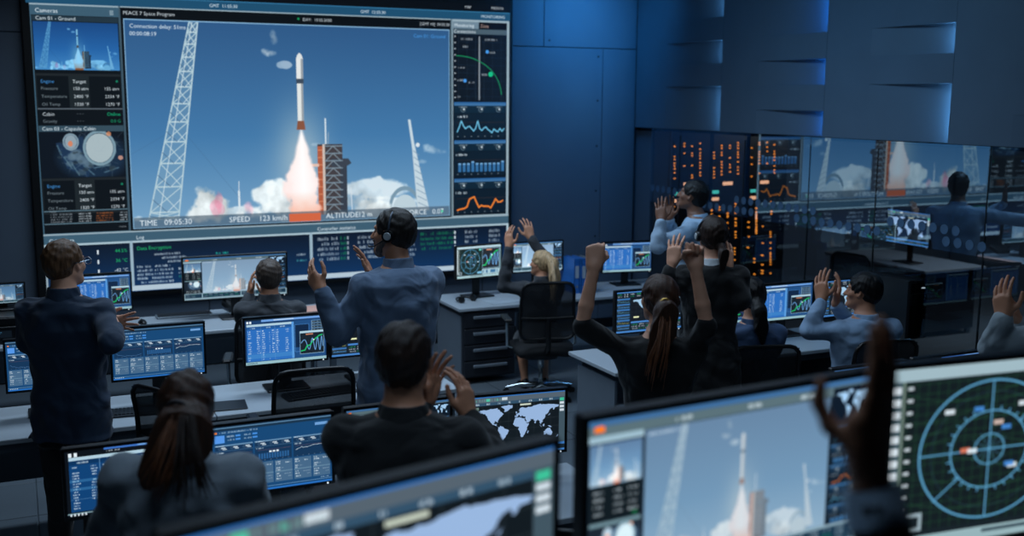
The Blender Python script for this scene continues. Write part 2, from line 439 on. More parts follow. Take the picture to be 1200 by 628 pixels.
def capsule_cabin(w, h):
    c = Cv(w, h, (12, 20, 30)); X = lambda u: u * w; Y = lambda v: v * h
    c.disc(X(.62), Y(.55), X(.42), (24, 44, 66), ry=Y(.5), soft=w * .15)
    c.poly([(X(.18), Y(.25)), (X(.5), Y(.1)), (X(.6), Y(.7)), (X(.55), Y(1)), (X(.3), Y(.8))], (30, 54, 84), .8)
    c.ring(X(.70), Y(.36), X(.185), w * .03, (120, 150, 165), ry=Y(.36)); c.disc(X(.70), Y(.36), X(.165), (160, 178, 184), ry=Y(.32)); c.ring(X(.70), Y(.36), X(.13), 1.4, (196, 210, 214), ry=Y(.26))
    c.ring(X(.36), Y(.22), X(.085), w * .02, (125, 150, 165), ry=Y(.17)); c.disc(X(.36), Y(.23), X(.05), (150, 170, 180), ry=Y(.12)); c.disc(X(.355), Y(.26), X(.028), (214, 128, 92), ry=Y(.06))
    for (a, b, r) in ((.42, .5, .07), (.48, .62, .06), (.36, .55, .05), (.56, .7, .06)): c.disc(X(a), Y(b), X(r), (96, 122, 140), .8, soft=w * .03)
    for (a, b, e, f) in ((.2, .3, .24, .5), (.27, .55, .36, .8), (.36, .7, .44, .95), (.5, .75, .62, .95), (.62, .8, .8, .74), (.75, .9, .92, .8)): c.seg((X(a), Y(b)), (X(e), Y(f)), w * .018, (70, 100, 120), .9)
    for k in range(26):
        a, b = c.rg.rand() * .7 + .2, c.rg.rand() * .9 + .05; r_ = .015 + .04 * c.rg.rand(); g_ = 30 + 110 * c.rg.rand(); c.disc(X(a), Y(b), X(r_), (g_ * .7, g_ * .9, g_), .5, ry=Y(r_ * 1.2), soft=3)
    c.ring(X(.70), Y(.36), X(.185), w * .03, (120, 150, 165), ry=Y(.36)); c.disc(X(.70), Y(.36), X(.165), (166, 184, 190), ry=Y(.32)); c.disc(X(.36), Y(.22), X(.07), (140, 160, 172), ry=Y(.15)); c.disc(X(.355), Y(.26), X(.028), (214, 128, 92), ry=Y(.06))
    for k in range(60):
        a, b = c.rg.rand() * .75 + .22, c.rg.rand() * .9; c.seg((X(a), Y(b)), (X(a + .05 * c.rg.randn()), Y(b + .08 * c.rg.randn())), 1.2, (150, 170, 182), .35)
    c.disc(X(.95), Y(.58), X(.03), (220, 160, 140), .8); c.disc(X(.82), Y(.05), X(.03), (214, 140, 100), .8)
    return c.a


MAP = [[(-168, 66), (-156, 71), (-130, 70), (-115, 73), (-95, 74), (-82, 73), (-75, 68), (-65, 60), (-56, 52), (-66, 45), (-75, 38), (-81, 30), (-81, 25), (-90, 30), (-97, 26), (-97, 20), (-90, 18), (-87, 21), (-83, 10), (-79, 8), (-92, 14), (-105, 20), (-110, 26), (-118, 34), (-124, 42), (-125, 49), (-135, 58), (-150, 60), (-160, 56)],
       [(-79, 8), (-72, 12), (-62, 10), (-50, 0), (-35, -6), (-39, -17), (-48, -26), (-57, -36), (-65, -42), (-68, -54), (-74, -50), (-72, -35), (-70, -18), (-80, -5)],
       [(-55, 60), (-45, 60), (-22, 70), (-18, 80), (-35, 83), (-60, 80), (-68, 77), (-55, 70)],
       [(-17, 15), (-10, 30), (-5, 36), (10, 37), (20, 32), (32, 31), (38, 20), (43, 12), (51, 12), (42, -2), (40, -15), (33, -26), (27, -34), (19, -35), (12, -18), (9, 2), (-5, 5), (-12, 8)],
       [(-9, 38), (-9, 44), (-1, 44), (-4, 48), (3, 51), (8, 55), (12, 54), (10, 60), (5, 60), (12, 66), (22, 71), (40, 67), (60, 69), (75, 73), (100, 77), (115, 74), (140, 73), (165, 70), (180, 68), (178, 63), (163, 60), (157, 52), (150, 60), (140, 54), (134, 44), (128, 39), (122, 38), (121, 30), (113, 22), (107, 18), (108, 10), (101, 13), (103, 2), (98, 9), (94, 17), (88, 22), (80, 14), (77, 8), (72, 20), (66, 25), (57, 26), (59, 22), (52, 16), (44, 13), (35, 28), (36, 36), (28, 37), (24, 40), (18, 42), (14, 38), (8, 44), (0, 38)],
       [(114, -22), (122, -17), (130, -12), (136, -12), (142, -11), (146, -19), (153, -28), (149, -37), (140, -38), (130, -32), (116, -35)],
       [(96, 5), (104, -3), (105, -6), (98, 1)], [(109, 1), (117, 6), (117, -3), (111, -3)], [(131, -2), (141, -3), (150, -9), (140, -8)], [(130, 32), (140, 36), (142, 44), (138, 38)], [(-5, 50), (1, 52), (-3, 58), (-6, 56)], [(44, -25), (50, -16), (47, -13), (43, -20)], [(167, -46), (175, -38), (178, -38), (172, -44)]]


def world_map(c, x0, y0, x1, y1, col, bg=(22, 28, 34), grid=True):
    c.rect(x0, y0, x1, y1, bg)
    if grid:
        for k in range(1, 10): c.rect(x0 + (x1 - x0) * k / 10, y0, x0 + (x1 - x0) * k / 10 + max(.7, c.w / 900), y1, (84, 98, 104), .8)
        for k in range(1, 5): c.rect(x0, y0 + (y1 - y0) * k / 5, x1, y0 + (y1 - y0) * k / 5 + max(.7, c.w / 900), (84, 98, 104), .8)
    fx = lambda a: x0 + (a + 180) / 360 * (x1 - x0); fy = lambda b: y0 + (86 - b) / 150 * (y1 - y0)
    for q, P in enumerate(MAP):
        r = np.random.RandomState(q); pts = []
        for (a, b), (e, f) in zip(P, P[1:] + P[:1]):
            for t in (0, .33, .66):
                j = 2.0 if len(P) > 5 else .3
                pts.append((fx(a + (e - a) * t + r.randn() * j * (t > 0)), fy(b + (f - b) * t + r.randn() * j * .6 * (t > 0))))
        c.poly(pts, col)


def table(c, x0, y0, x1, y1, bg, cols=4, row=None):
    """window with columns of small figures"""
    w, h = x1 - x0, y1 - y0
    c.rect(x0, y0, x1, y1, bg); c.rect(x0, y0, x1, y0 + h * .06, (176, 206, 222)); row = row or h / 17
    c.rect(x0, y0 + h * .06, x1, y0 + h * .14, tuple(int(v * .8) for v in bg))
    for k in range(3): c.scrib(x0 + w * (.08 + .33 * k), y0 + h * .085, x0 + w * (.2 + .33 * k), y0 + h * .12, WHITE)
    for k in range(1, 3): c.rect(x0 + w * k * .31, y0 + h * .06, x0 + w * k * .31 + max(.8, w * .006), y1, (120, 165, 205), .8)
    c.rect(x0, y0 + h * .77, x1, y0 + h * .775, (120, 165, 205), .8)
    y = y0 + h * .16
    while y < y1 - row:
        low = y > y0 + h * .77
        for cx, ww in ((.03, .07), (.22, .07), (.34, .06), (.50, .012), (.56, .05), (.65, .06), (.86, .07)):
            if low and cx > .5: continue
            if low and cx in (.22, .86, .56): continue
            if c.rg.rand() < .94: c.scrib(x0 + w * cx, y + row * .22, x0 + w * (cx + ww * (.7 + .5 * c.rg.rand())), y + row * .78, WHITE, .95)
        if c.rg.rand() < .12: c.rect(x0, y, x1, y + row, (90, 160, 210), .35)
        y += row


def graph(c, x0, y0, x1, y1, bg=(24, 34, 44)):
    w, h = x1 - x0, y1 - y0; c.rect(x0, y0, x1, y1, bg); c.frame(x0, y0, x1, y1, max(1, w * .015), (150, 190, 215))
    for k in range(1, 8): c.rect(x0 + w * k / 8, y0 + h * .06, x0 + w * k / 8 + .8, y1 - h * .08, (90, 110, 125), .6)
    for k in range(1, 5): c.rect(x0, y0 + h * k / 5, x1, y0 + h * k / 5 + .8, (90, 110, 125), .4)
    P = [(x0 + w * (.05 + .9 * t), y0 + h * (.55 - .28 * math.sin(t * 6 + t * t * 16 + .4) * (.7 + .5 * t))) for t in np.linspace(0, 1, 60)]
    c.poly_line(P, max(1.2, w * .03), (105, 160, 215))
    c.poly_line([(x0 + w * a, y0 + h * b) for a, b in ((.05, .85), (.2, .82), (.3, .62), (.42, .60), (.55, .38), (.68, .28), (.8, .18), (.93, .14))], max(1.4, w * .045), GREEN)
    c.rect(x0 + w * .25, y0 + h * .05, x0 + w * .55, y0 + h * .11, (235, 150, 110), .8); c.disc(x0 + w * .57, y0 + h * .36, w * .03, WHITE)


def radar(c, cx, cy, r, lw=1.5):
    B = (92, 160, 200)
    c.ring(cx, cy, r, lw * 2.6, B)
    c.ring(cx, cy, r * .56, lw * 2, B); c.ring(cx, cy, r * .22, lw * 2, B, .9); c.ring(cx, cy, r * .84, lw * .5, B, .35)
    for k in range(28):
        t = k / 28 * 2 * math.pi; c.seg((cx + r * .56 * math.cos(t), cy + r * .56 * math.sin(t)), (cx + r * .62 * math.cos(t), cy + r * .62 * math.sin(t)), lw * 1.6, B)
    for k in range(12):
        t = k / 12 * 2 * math.pi; c.seg((cx, cy), (cx + r * .27 * math.cos(t), cy + r * .27 * math.sin(t)), lw * .8, B, .6)
    for t in (0, math.pi / 2, math.pi, 1.5 * math.pi): c.seg((cx, cy), (cx + r * math.cos(t), cy + r * math.sin(t)), lw * 1.8, B)
    for t in (-.72, 2.42): c.seg((cx + r * .55 * math.cos(t), cy + r * .55 * math.sin(t)), (cx + r * 1.02 * math.cos(t), cy + r * 1.02 * math.sin(t)), lw * 1.8, B)
    for a, b, col in ((-.62, -.6, WHITE), (-.2, -.6, BLUE), (.45, -.62, WHITE), (.1, -.38, (215, 190, 180)), (.22, -.3, BLUE), (-.36, -.02, (230, 120, 90)), (-.26, 0, WHITE), (.35, .28, WHITE), (.3, .25, BLUE), (.8, .05, WHITE)):
        c.rect(cx + a * r - r * .06, cy + b * r - r * .035, cx + a * r + r * .08, cy + b * r + r * .035, col, .9)


def gauge_row(c, x0, y0, x1, y1, bg=(20, 44, 66)):
    w, h = x1 - x0, y1 - y0; c.rect(x0, y0, x1, y1, bg); c.rect(x0, y0, x1, y0 + h * .22, (62, 112, 160))
    for k in range(3):
        x = x0 + w * (.17 + .34 * k); c.ring(x, y0 + h * .65, h * .24, max(1, h * .06), (150, 170, 180), .7); c.scrib(x - h * .5, y0 + h * .3, x + h * .5, y0 + h * .42, WHITE, .7); c.disc(x + h * .1, y0 + h * .6, h * .1, WHITE, .9)


def spark(c, x0, y0, x1, y1, kind, bg=(12, 30, 46), col=None, seed=1):
    w, h = x1 - x0, y1 - y0; c.rect(x0, y0, x1, y1, bg); r = np.random.RandomState(seed)
    c.scrib(x0 + w * .03, y0 + h * .06, x0 + w * .25, y0 + h * .16, WHITE, .9)
    c.rect(x0 + w * .04, y0 + h * .35, x1 - w * .03, y0 + h * .35 + 1, (150, 90, 60), .5)
    if kind == 0:
        ys = [.75, .55, .3, .5, .62, .55, .52, .62, .72, .6, .3, .62, .7, .6, .55, .66, .72, .8, .64, .72, .76, .62, .74, .64]
        c.poly_line([(x0 + w * (.06 + .9 * i / 23), y0 + h * v) for i, v in enumerate(ys)], max(1.3, h * .05), col or (110, 190, 225))
    elif kind == 1:
        for i in range(11):
            v = .4 if i in (3, 10) else .48
            c.rect(x0 + w * (.08 + .083 * i), y0 + h * v, x0 + w * (.135 + .083 * i), y0 + h * .85, (52, 108, 160)); c.rect(x0 + w * (.08 + .083 * i), y0 + h * v, x0 + w * (.135 + .083 * i), y0 + h * (v + .06), (120, 170, 215))
    else:
        ys = [.85, .82, .8, .78, .72, .40, .34, .30, .55, .76, .68, .72, .72, .73, .8, .62, .42, .55, .56, .5]
        c.poly_line([(x0 + w * (.06 + .88 * i / 19), y0 + h * v) for i, v in enumerate(ys)], max(1.6, h * .065), ORANGE)
    for i in range(7): c.rect(x0 + w * (.06 + .13 * i), y0 + h * .93, x0 + w * (.08 + .13 * i), y0 + h * .97, WHITE, .5)


# picture of the large wall display, in wall metres: X .15..4.52, Z .74..3.45
WX0, WX1, WZ0, WZ1, PPM = .15, 4.52, .74, 3.45, 400


def wall_display():
    W, H = int((WX1 - WX0) * PPM), int((WZ1 - WZ0) * PPM)
    c = Cv(W, H, (8, 16, 26)); X = lambda x: (x - WX0) * PPM; Y = lambda z: (WZ1 - z) * PPM
    R = lambda x0, z1, x1, z0, col, al=1.: c.rect(X(x0), Y(z1), X(x1), Y(z0), col, al)
    T = lambda s, x, z, size, col=WHITE, **k: c.text(s, X(x), Y(z), size * PPM, col, **k)
    LINE = (150, 172, 184); HEAD = (60, 92, 112); BG = (11, 17, 22)
    R(.16, 3.45, 4.5, 3.34, (6, 12, 18)); R(.16, 3.34, 4.5, 3.26, (9, 14, 20)); R(.16, 3.265, 4.5, 3.185, (30, 78, 110)); R(.16, 3.265, 4.5, 3.255, (48, 110, 150))
    T('GMT  11:05:30', 1.62, 3.207, .045); T('GMT  12:05:30', 2.98, 3.207, .045); T('MONITORING', 4.44, 3.207, .045, right=True)
    T('MAP', 4.02, 3.292, .038); T('MISSION', 4.42, 3.292, .038, right=True); T('LIVE FEEDS', .30, 3.292, .045)
    # --- camera column
    R(.185, 3.185, .875, 1.28, HEAD); R(.185, 3.185, .875, 3.172, LINE)
    T('Cameras', .225, 3.112, .055)
    for k in range(3): R(.80, 3.145 - .014 * k, .83, 3.137 - .014 * k, LINE)
    R(.195, 3.092, .868, 1.285, BG)
    R(.198, 3.088, .864, 3.045, (34, 52, 64)); T('Cam 01 - Ground', .225, 3.053, .048)
    lp = launch(420, 260, False).copy(); g = Cv(10, 10); c.blit(np.clip(lp * np.array([.55, .82, .98]), 0, 1), X(.203), Y(3.04), X(.862), Y(2.648))
    def engine(zt):
        R(.198, zt, .866, zt - .30, (30, 36, 40)); R(.205, zt - .02, .862, zt - .29, BG); R(.45, zt - .02, .61, zt - .29, (28, 36, 40))
        T('Engine', .235, zt - .078, .045, (70, 150, 225)); T('Target', .48, zt - .078, .045)
        c.disc(X(.83), Y(zt - .06), 4, (20, 120, 90))
        for i, (a, b, d) in enumerate((('Pressure', '150 atm', '155 atm'), ('Temperature', '2400 °F', '2334 °F'), ('Oil Temp', '1320 °F', '1270 °F'))):
            z = zt - .135 - .065 * i; T(a, .235, z, .042, (120, 134, 142)); T(b, .60, z, .042, right=True); T(d, .845, z, .042, right=True)
    engine(2.62)
    R(.20, 2.335, .866, 2.325, (84, 94, 104)); T('Cabin', .235, 2.272, .045); T('Gravity', .235, 2.215, .042, (120, 134, 142)); T('- - -', .50, 2.28, .04, (120, 134, 142)); T('- - -', .50, 2.22, .04, (120, 134, 142))
    T('Online', .845, 2.272, .045, (20, 190, 130), right=True); T('0.0 G', .845, 2.215, .042, (20, 160, 110), right=True)
    R(.198, 2.19, .866, 2.14, (52, 76, 90)); T('Cam 03 - Capsule Cabin', .225, 2.15, .048); c.blit(capsule_cabin(300, 180), X(.203), Y(2.138), X(.862), Y(1.755))
    engine(1.75)
    R(.20, 1.478, .866, 1.468, (84, 110, 124)); R(.20, 1.37, .866, 1.36, (84, 110, 124))
    for r in range(4):
        z = 1.452 - .021 * r
        for a, b, col in ((.25, .42, (150, 160, 168)), (.47, .57, WHITE), (.61, .75, (205, 110, 50)), (.80, .86, WHITE)): c.scrib(X(a), Y(z), X(b), Y(z - .014), col, .8)
    T('MODE', .245, 1.462, .02, (150, 160, 168)); T('menu', .845, 1.315, .03, (150, 160, 168), right=True)
    # --- title bar and video
    R(.885, 3.185, 3.872, 1.28, (8, 13, 18)); R(.885, 3.185, 3.872, 3.175, LINE)
    T('PEACE 7 Space Program', .905, 3.118, .048); c.disc(X(2.40), Y(3.135), 4, (20, 150, 90)); T('DAY:  10.05.2030', 2.44, 3.118, .042); T('[GMT +0]  09:05:30', 3.86, 3.118, .042, right=True)
    c.blit(launch(int(2.955 * PPM), int(1.79 * PPM)), X(.905), Y(3.083), X(3.86), Y(1.293))
    R(3.872, 3.185, 3.888, 1.28, (96, 120, 134)); R(.872, 3.185, .885, 1.28, (62, 84, 98))
    # --- monitoring column
    R(3.888, 3.185, 4.49, 1.28, LINE); R(3.895, 3.165, 4.465, 1.29, (10, 22, 34)); R(3.895, 3.165, 4.165, 3.10, (110, 134, 150)); R(4.165, 3.165, 4.465, 3.10, (10, 12, 18))
    T('Monitoring', 3.91, 3.115, .052); T('Data', 4.185, 3.115, .05, (200, 170, 160)); R(3.895, 3.098, 4.465, 3.05, (72, 92, 104)); T('Connections', 3.905, 3.058, .050)
    R(3.905, 3.04, 4.46, 2.40, (12, 18, 26))
    for k in range(6): R(3.95 + .09 * k, 3.04, 3.954 + .09 * k, 2.41, (40, 54, 66), .8)
    for k in range(8): R(3.95, 2.98 - .075 * k, 4.45, 2.977 - .075 * k, (36, 60, 80), .7)
    R(4.165, 3.03, 4.178, 2.42, (140, 150, 158))
    P = []
    for t in np.linspace(0, 1, 40): P.append((X(3.935 + .475 * math.sin(t * 1.50)), Y(2.43 + .412 * math.cos(t * 1.50) ** .9)))
    for i in range(0, 39): c.seg(P[i], ((P[i][0] * .55 + P[i + 1][0] * .45), (P[i][1] * .55 + P[i + 1][1] * .45)), 3.6, (26, 150, 92))
    c.disc(X(4.292), Y(2.67), 10, (20, 190, 130)); c.disc(X(4.255), Y(2.885), 7, (70, 150, 230)); c.disc(X(4.02), Y(2.605), 7, (70, 150, 230))
    for a, z, b in ((3.97, 3.012, 4.1), (4.23, 3.012, 4.36), (4.0, 2.94, 4.06), (4.28, 2.89, 4.36), (4.2, 2.675, 4.26), (3.95, 2.74, 4.02), (3.94, 2.62, 4.0), (4.05, 2.6, 4.12), (3.94, 2.46, 3.98)): c.scrib(X(a), Y(z), X(b), Y(z - .02), WHITE, .7)
    for k in range(11): R(3.908, 3.03 - .058 * k, 3.925, 3.018 - .058 * k, WHITE, .7)
    for zt, kind, sd in ((2.40, 0, 1), (2.03, 1, 2), (1.655, 2, 3)):
        R(3.905, zt, 4.46, zt - .02, (44, 96, 150)); gauge_row(c, X(3.905), Y(zt - .015), X(4.46), Y(zt - .105), (14, 36, 52)); spark(c, X(3.905), Y(zt - .115), X(4.46), Y(zt - .345), kind, (12, 28, 42), seed=sd)
    # --- lower band
    R(.185, 1.28, 4.495, .745, (96, 120, 136)); R(.185, 1.265, 4.495, 1.19, HEAD); R(.185, 1.28, 4.495, 1.268, LINE); R(.185, 1.192, 4.495, 1.175, (170, 194, 206))
    for a, b in ((.20, .868), (.893, 2.455), (2.483, 4.472)): R(a, 1.175, b, .795, (12, 38, 70)); c.vgrad(X(a), Y(1.175), X(b), Y(.795), (12, 24, 42), (14, 50, 92))
    R(.185, .795, 4.495, .75, (176, 196, 210)); R(.185, 1.18, .198, .79, (150, 172, 184)); R(.868, 1.19, .893, .79, (150, 176, 192)); R(2.455, 1.19, 2.483, .79, (150, 176, 192)); R(4.472, 1.19, 4.495, .79, (176, 200, 212)); R(.185, .75, 4.495, .74, (20, 60, 110))
    T('Cabin data', .225, 1.205, .052); T('Log', .925, 1.205, .05); T('Controller statistics', 2.53, 1.205, .052)
    for i, s in enumerate(('44.5%', '36 °C', '-42 °C', 'Navigation')):
        T(s, .845, 1.098 - .085 * i, .048, GREEN if i < 2 else WHITE, right=True); R(.60, 1.125 - .085 * i, .612, 1.09 - .085 * i, WHITE)
        T(('Power', 'Cabin', 'Hull', 'Mode')[i], .235, 1.098 - .085 * i, .045, (150, 170, 185))
    T('Data Encryption', .925, 1.108, .050, GREEN)
    for i, (a, b) in enumerate(((1.07, 1.3), (1.13, 1.36), (1.18, 1.42), (.92, 1.2), (.92, 1.22), (.92, 1.22), (.92, 1.22), (.95, 1.22))):
        c.scrib(X(a), Y(1.075 - .035 * i), X(b), Y(1.055 - .035 * i), WHITE, .75)
        if 3 < i < 7: c.scrib(X(1.27), Y(1.075 - .035 * i), X(1.42), Y(1.055 - .035 * i), (40, 170, 130) if i == 6 else WHITE, .8)
    c.scrib(X(1.60), Y(1.055), X(1.72), Y(1.035), (40, 190, 170), .9); c.scrib(X(2.33), Y(1.0), X(2.42), Y(.98), WHITE, .7); c.scrib(X(2.33), Y(.945), X(2.42), Y(.925), (90, 200, 200), .7)
    for r in range(5):
        z = 1.14 - .048 * r
        for a, b, col in ((2.53, 2.74, WHITE), (2.75, 2.81, (24, 150, 90)), (2.92, 3.16, WHITE), (3.40, 3.50, WHITE), (3.55, 3.90, (24, 150, 90)), (4.02, 4.15, WHITE), (4.28, 4.40, WHITE)):
            if r == 4 and a > 3.5: continue
            c.scrib(X(a), Y(z), X(b), Y(z - .030), col, .62)
        R(2.815, z, 2.83, z - .03, WHITE, .6)
        if r < 4: R(3.905, z, 3.92, z - .03, WHITE, .9)
    return c


def scr_mission(w=800, h=450):
    """the mission overview shown on desk monitors"""
    c = Cv(w, h, (22, 34, 46)); X = lambda u: u * w; Y = lambda v: v * h
    c.rect(0, 0, w, Y(.035), (60, 104, 150)); c.rect(0, Y(.035), w, Y(.09), (86, 108, 116)); c.disc(X(.035), Y(.045), Y(.02), (250, 120, 30), ry=Y(.014), soft=2)
    c.rect(X(.02), Y(.035), X(.05), Y(.065), (250, 120, 30)); c.scrib(X(.27), Y(.05), X(.33), Y(.075), WHITE); c.scrib(X(.5), Y(.05), X(.56), Y(.075), WHITE); c.scrib(X(.7), Y(.05), X(.76), Y(.075), WHITE)
    c.rect(0, Y(.085), X(.17), Y(.12), (150, 180, 195)); im = launch(480, 290, False)
    sm = np.clip(im * .75 + .22, 0, 1); c.blit(sm, X(.008), Y(.13), X(.165), Y(.34))
    c.rect(X(.008), Y(.345), X(.165), Y(.53), (16, 26, 32))
    for r in range(4):
        for a in (.02, .08, .125): c.scrib(X(a), Y(.37 + .037 * r), X(a + .03), Y(.385 + .037 * r), WHITE)
    c.scrib(X(.13), Y(.5), X(.155), Y(.52), GREEN); c.rect(X(.008), Y(.535), X(.165), Y(.555), (110, 140, 150)); c.blit(np.clip(capsule_cabin(120, 90) * 1.2 + .05, 0, 1), X(.008), Y(.56), X(.165), Y(.76))
    c.rect(X(.008), Y(.765), X(.165), Y(.85), (16, 26, 32)); c.scrib(X(.02), Y(.78), X(.15), Y(.80), WHITE); c.scrib(X(.02), Y(.815), X(.15), Y(.835), WHITE)
    c.blit(np.clip(im * .62 + np.array([.20, .24, .27]), 0, 1), X(.175), Y(.095), X(.815), Y(.85))
    c.scrib(X(.185), Y(.11), X(.29), Y(.125), WHITE)
    c.rect(X(.825), Y(.045), X(.995), Y(.25), (14, 26, 40)); world_map(c, X(.835), Y(.06), X(.985), Y(.24), (160, 200, 235), (14, 26, 40), False)
    for k in range(5):
        y = .26 + k * .12; gauge_row(c, X(.825), Y(y), X(.99), Y(y + .045)); spark(c, X(.825), Y(y + .05), X(.99), Y(y + .115), k % 3)
    c.rect(0, Y(.85), w, h, (140, 168, 182))
    for a, b in ((.008, .165), (.175, .54), (.55, .99)):
        c.rect(X(a), Y(.865), X(b), Y(.96), (22, 52, 72))
        for r in range(3):
            x = a + .01
            while x < b - .05: c.scrib(X(x), Y(.875 + .028 * r), X(x + .035), Y(.889 + .028 * r), GREEN if c.rg.rand() < .3 else WHITE, .7); x += .05
    return c


def scr_mission_pale(k=.75, o=.26):
    c = scr_mission(); a = c.a[int(450 * .095):int(450 * .85), int(800 * .175):int(800 * .815)]; a[:] = np.clip(a * k + o, 0, 1); return c


def scr_sheet(w=800, h=450):
    c = Cv(w, h, (26, 60, 104)); X = lambda u: u * w; Y = lambda v: v * h
    c.rect(0, 0, X(.98), Y(.035), (20, 34, 46)); c.rect(X(.2), Y(.03), X(.98), Y(.075), (110, 160, 225)); c.rect(X(.35), Y(.04), X(.6), Y(.06), (190, 215, 240)); c.rect(X(.02), Y(.05), X(.045), Y(.10), WHITE); c.rect(X(.055), Y(.05), X(.08), Y(.10), WHITE)
    table(c, X(.02), Y(.12), X(.57), Y(.93), (44, 110, 190)); c.rect(X(.57), Y(.12), X(.60), Y(.93), (90, 155, 220))
    c.rect(X(.61), Y(.10), X(.99), Y(.93), (34, 78, 130)); c.rect(X(.61), Y(.19), X(.79), Y(.70), (18, 40, 70)); c.frame(X(.61), Y(.19), X(.79), Y(.80), 4, (70, 130, 195))
    c.rect(X(.82), Y(.12), X(.965), Y(.36), (120, 150, 175))
    for k in range(4): gauge_row(c, X(.83), Y(.125 + .058 * k), X(.96), Y(.175 + .058 * k), (30, 50, 66))
    c.rect(X(.67), Y(.35), X(.975), Y(.40), (178, 210, 225)); graph(c, X(.67), Y(.39), X(.975), Y(.86))
    c.rect(0, Y(.94), w, h, (150, 190, 200)); c.scrib(X(.02), Y(.955), X(.14), Y(.985), (40, 60, 80)); return c


def scr_table(w=800, h=450):
    c = Cv(w, h, (12, 18, 26)); X = lambda u: u * w; Y = lambda v: v * h
    c.rect(X(.32), Y(.0), X(.98), Y(.035), (60, 110, 190)); c.rect(X(.6), Y(.005), X(.8), Y(.028), (110, 160, 220)); c.scrib(X(.34), Y(.045), X(.45), Y(.07), WHITE)
    for k in (.03, .075): c.rect(X(k), Y(.035), X(k + .026), Y(.095), WHITE)
    table(c, X(.03), Y(.10), X(.83), Y(.93), (16, 66, 118), row=.83 * h / 20); c.rect(X(.85), Y(.1), X(.98), Y(.93), (20, 52, 88)); c.rect(0, Y(.945), w, Y(.965), (120, 150, 160))
    for k in range(5): c.rect(X(.02 + .03 * k), Y(.955), X(.035 + .03 * k), Y(.99), WHITE, .9)
    return c


def scr_dash(w=900, h=500):
    c = Cv(w, h, (24, 72, 118)); X = lambda u: u * w; Y = lambda v: v * h
    c.rect(0, 0, w, Y(.07), (26, 52, 76)); c.rect(0, Y(.02), w, Y(.035), (90, 130, 165)); c.rect(X(.02), Y(.08), X(.04), Y(.105), ORANGE); c.scrib(X(.06), Y(.08), X(.38), Y(.105), WHITE, .6)
    c.rect(X(.86), Y(.10), X(.97), Y(.14), (110, 160, 215)); c.rect(X(.02), Y(.13), X(.10), Y(.24), (84, 150, 232))
    for r in range(2):
        for k in range(2): c.scrib(X(.12 + .14 * k), Y(.14 + .05 * r), X(.18 + .14 * k), Y(.165 + .05 * r), WHITE, .7); c.rect(X(.19 + .14 * k), Y(.14 + .05 * r), X(.23 + .14 * k), Y(.165 + .05 * r), BLUE)
    for k in range(3):
        a = .02 + .325 * k; b = a + .31; c.rect(X(a), Y(.27), X(b), Y(.57), (22, 54, 88)); c.rect(X(a), Y(.27), X(b), Y(.29), (100, 140, 175)); c.scrib(X(a + .01), Y(.272), X(a + .08), Y(.288), WHITE)
        for j in range(3):
            xx = a + .05 + .10 * j; c.rect(X(xx), Y(.305), X(xx + .035), Y(.32), WHITE, .9); c.rect(X(xx + .012), Y(.325), X(xx + .045), Y(.34), WHITE, .8)
            c.ring(X(xx - .012), Y(.32), Y(.016), 1.6, (150, 175, 195), .7)
        c.rect(X(a), Y(.355), X(b), Y(.362), (100, 140, 175), .6); c.scrib(X(a + .01), Y(.37), X(a + .07), Y(.39), WHITE, .9)
        c.rect(X(a + .02), Y(.41), X(b - .01), Y(.412), (200, 110, 90), .7)
        if k == 1:
            for i in range(12): c.rect(X(a + .03 + .022 * i), Y(.46), X(a + .044 + .022 * i), Y(.54), (44, 96, 150))
            for i in range(3): c.rect(X(a + .12 + .03 * i), Y(.43), X(a + .14 + .03 * i), Y(.455), WHITE)
        else:
            r = np.random.RandomState(k); v = .47 + np.cumsum(r.randn(50)) * .006; v = np.clip(v, .425, .54)
            c.poly_line([(X(a + .02 + .0056 * i), Y(q)) for i, q in enumerate(v)], 2.2 if k == 2 else 1.5, WHITE if k == 2 else (110, 160, 215))
        for i in range(6): c.rect(X(a + .03 + .05 * i), Y(.555), X(a + .035 + .05 * i), Y(.562), WHITE, .6)
    for k in range(6):
        a = .02 + .163 * k; b = a + .15; c.rect(X(a), Y(.585), X(b), Y(.90), (70, 104, 136)); c.rect(X(a), Y(.745), X(b), Y(.76), (100, 134, 160))
        for zz in (.60, .63, .69, .72, .775, .81, .85):
            c.scrib(X(a + .01), Y(zz), X(a + .03 + .03 * c.rg.rand()), Y(zz + .02), WHITE, .95)
        c.scrib(X(a + .09), Y(.62), X(a + .13), Y(.64), WHITE, .9); c.scrib(X(a + .04), Y(.70), X(a + .075), Y(.71), WHITE, .5); c.scrib(X(a + .08), Y(.79), X(a + .14), Y(.802), WHITE, .6); c.scrib(X(a + .11), Y(.83), X(a + .14), Y(.84), WHITE, .6)
    c.scrib(X(.90), Y(.915), X(.97), Y(.93), WHITE, .8); c.rect(0, Y(.945), w, Y(.952), (110, 150, 185)); c.rect(0, Y(.975), w, h, (40, 110, 190))
    for i in range(5): c.rect(X(.02 + .02 * i), Y(.955), X(.03 + .02 * i), Y(.972), WHITE, .8)
    return c


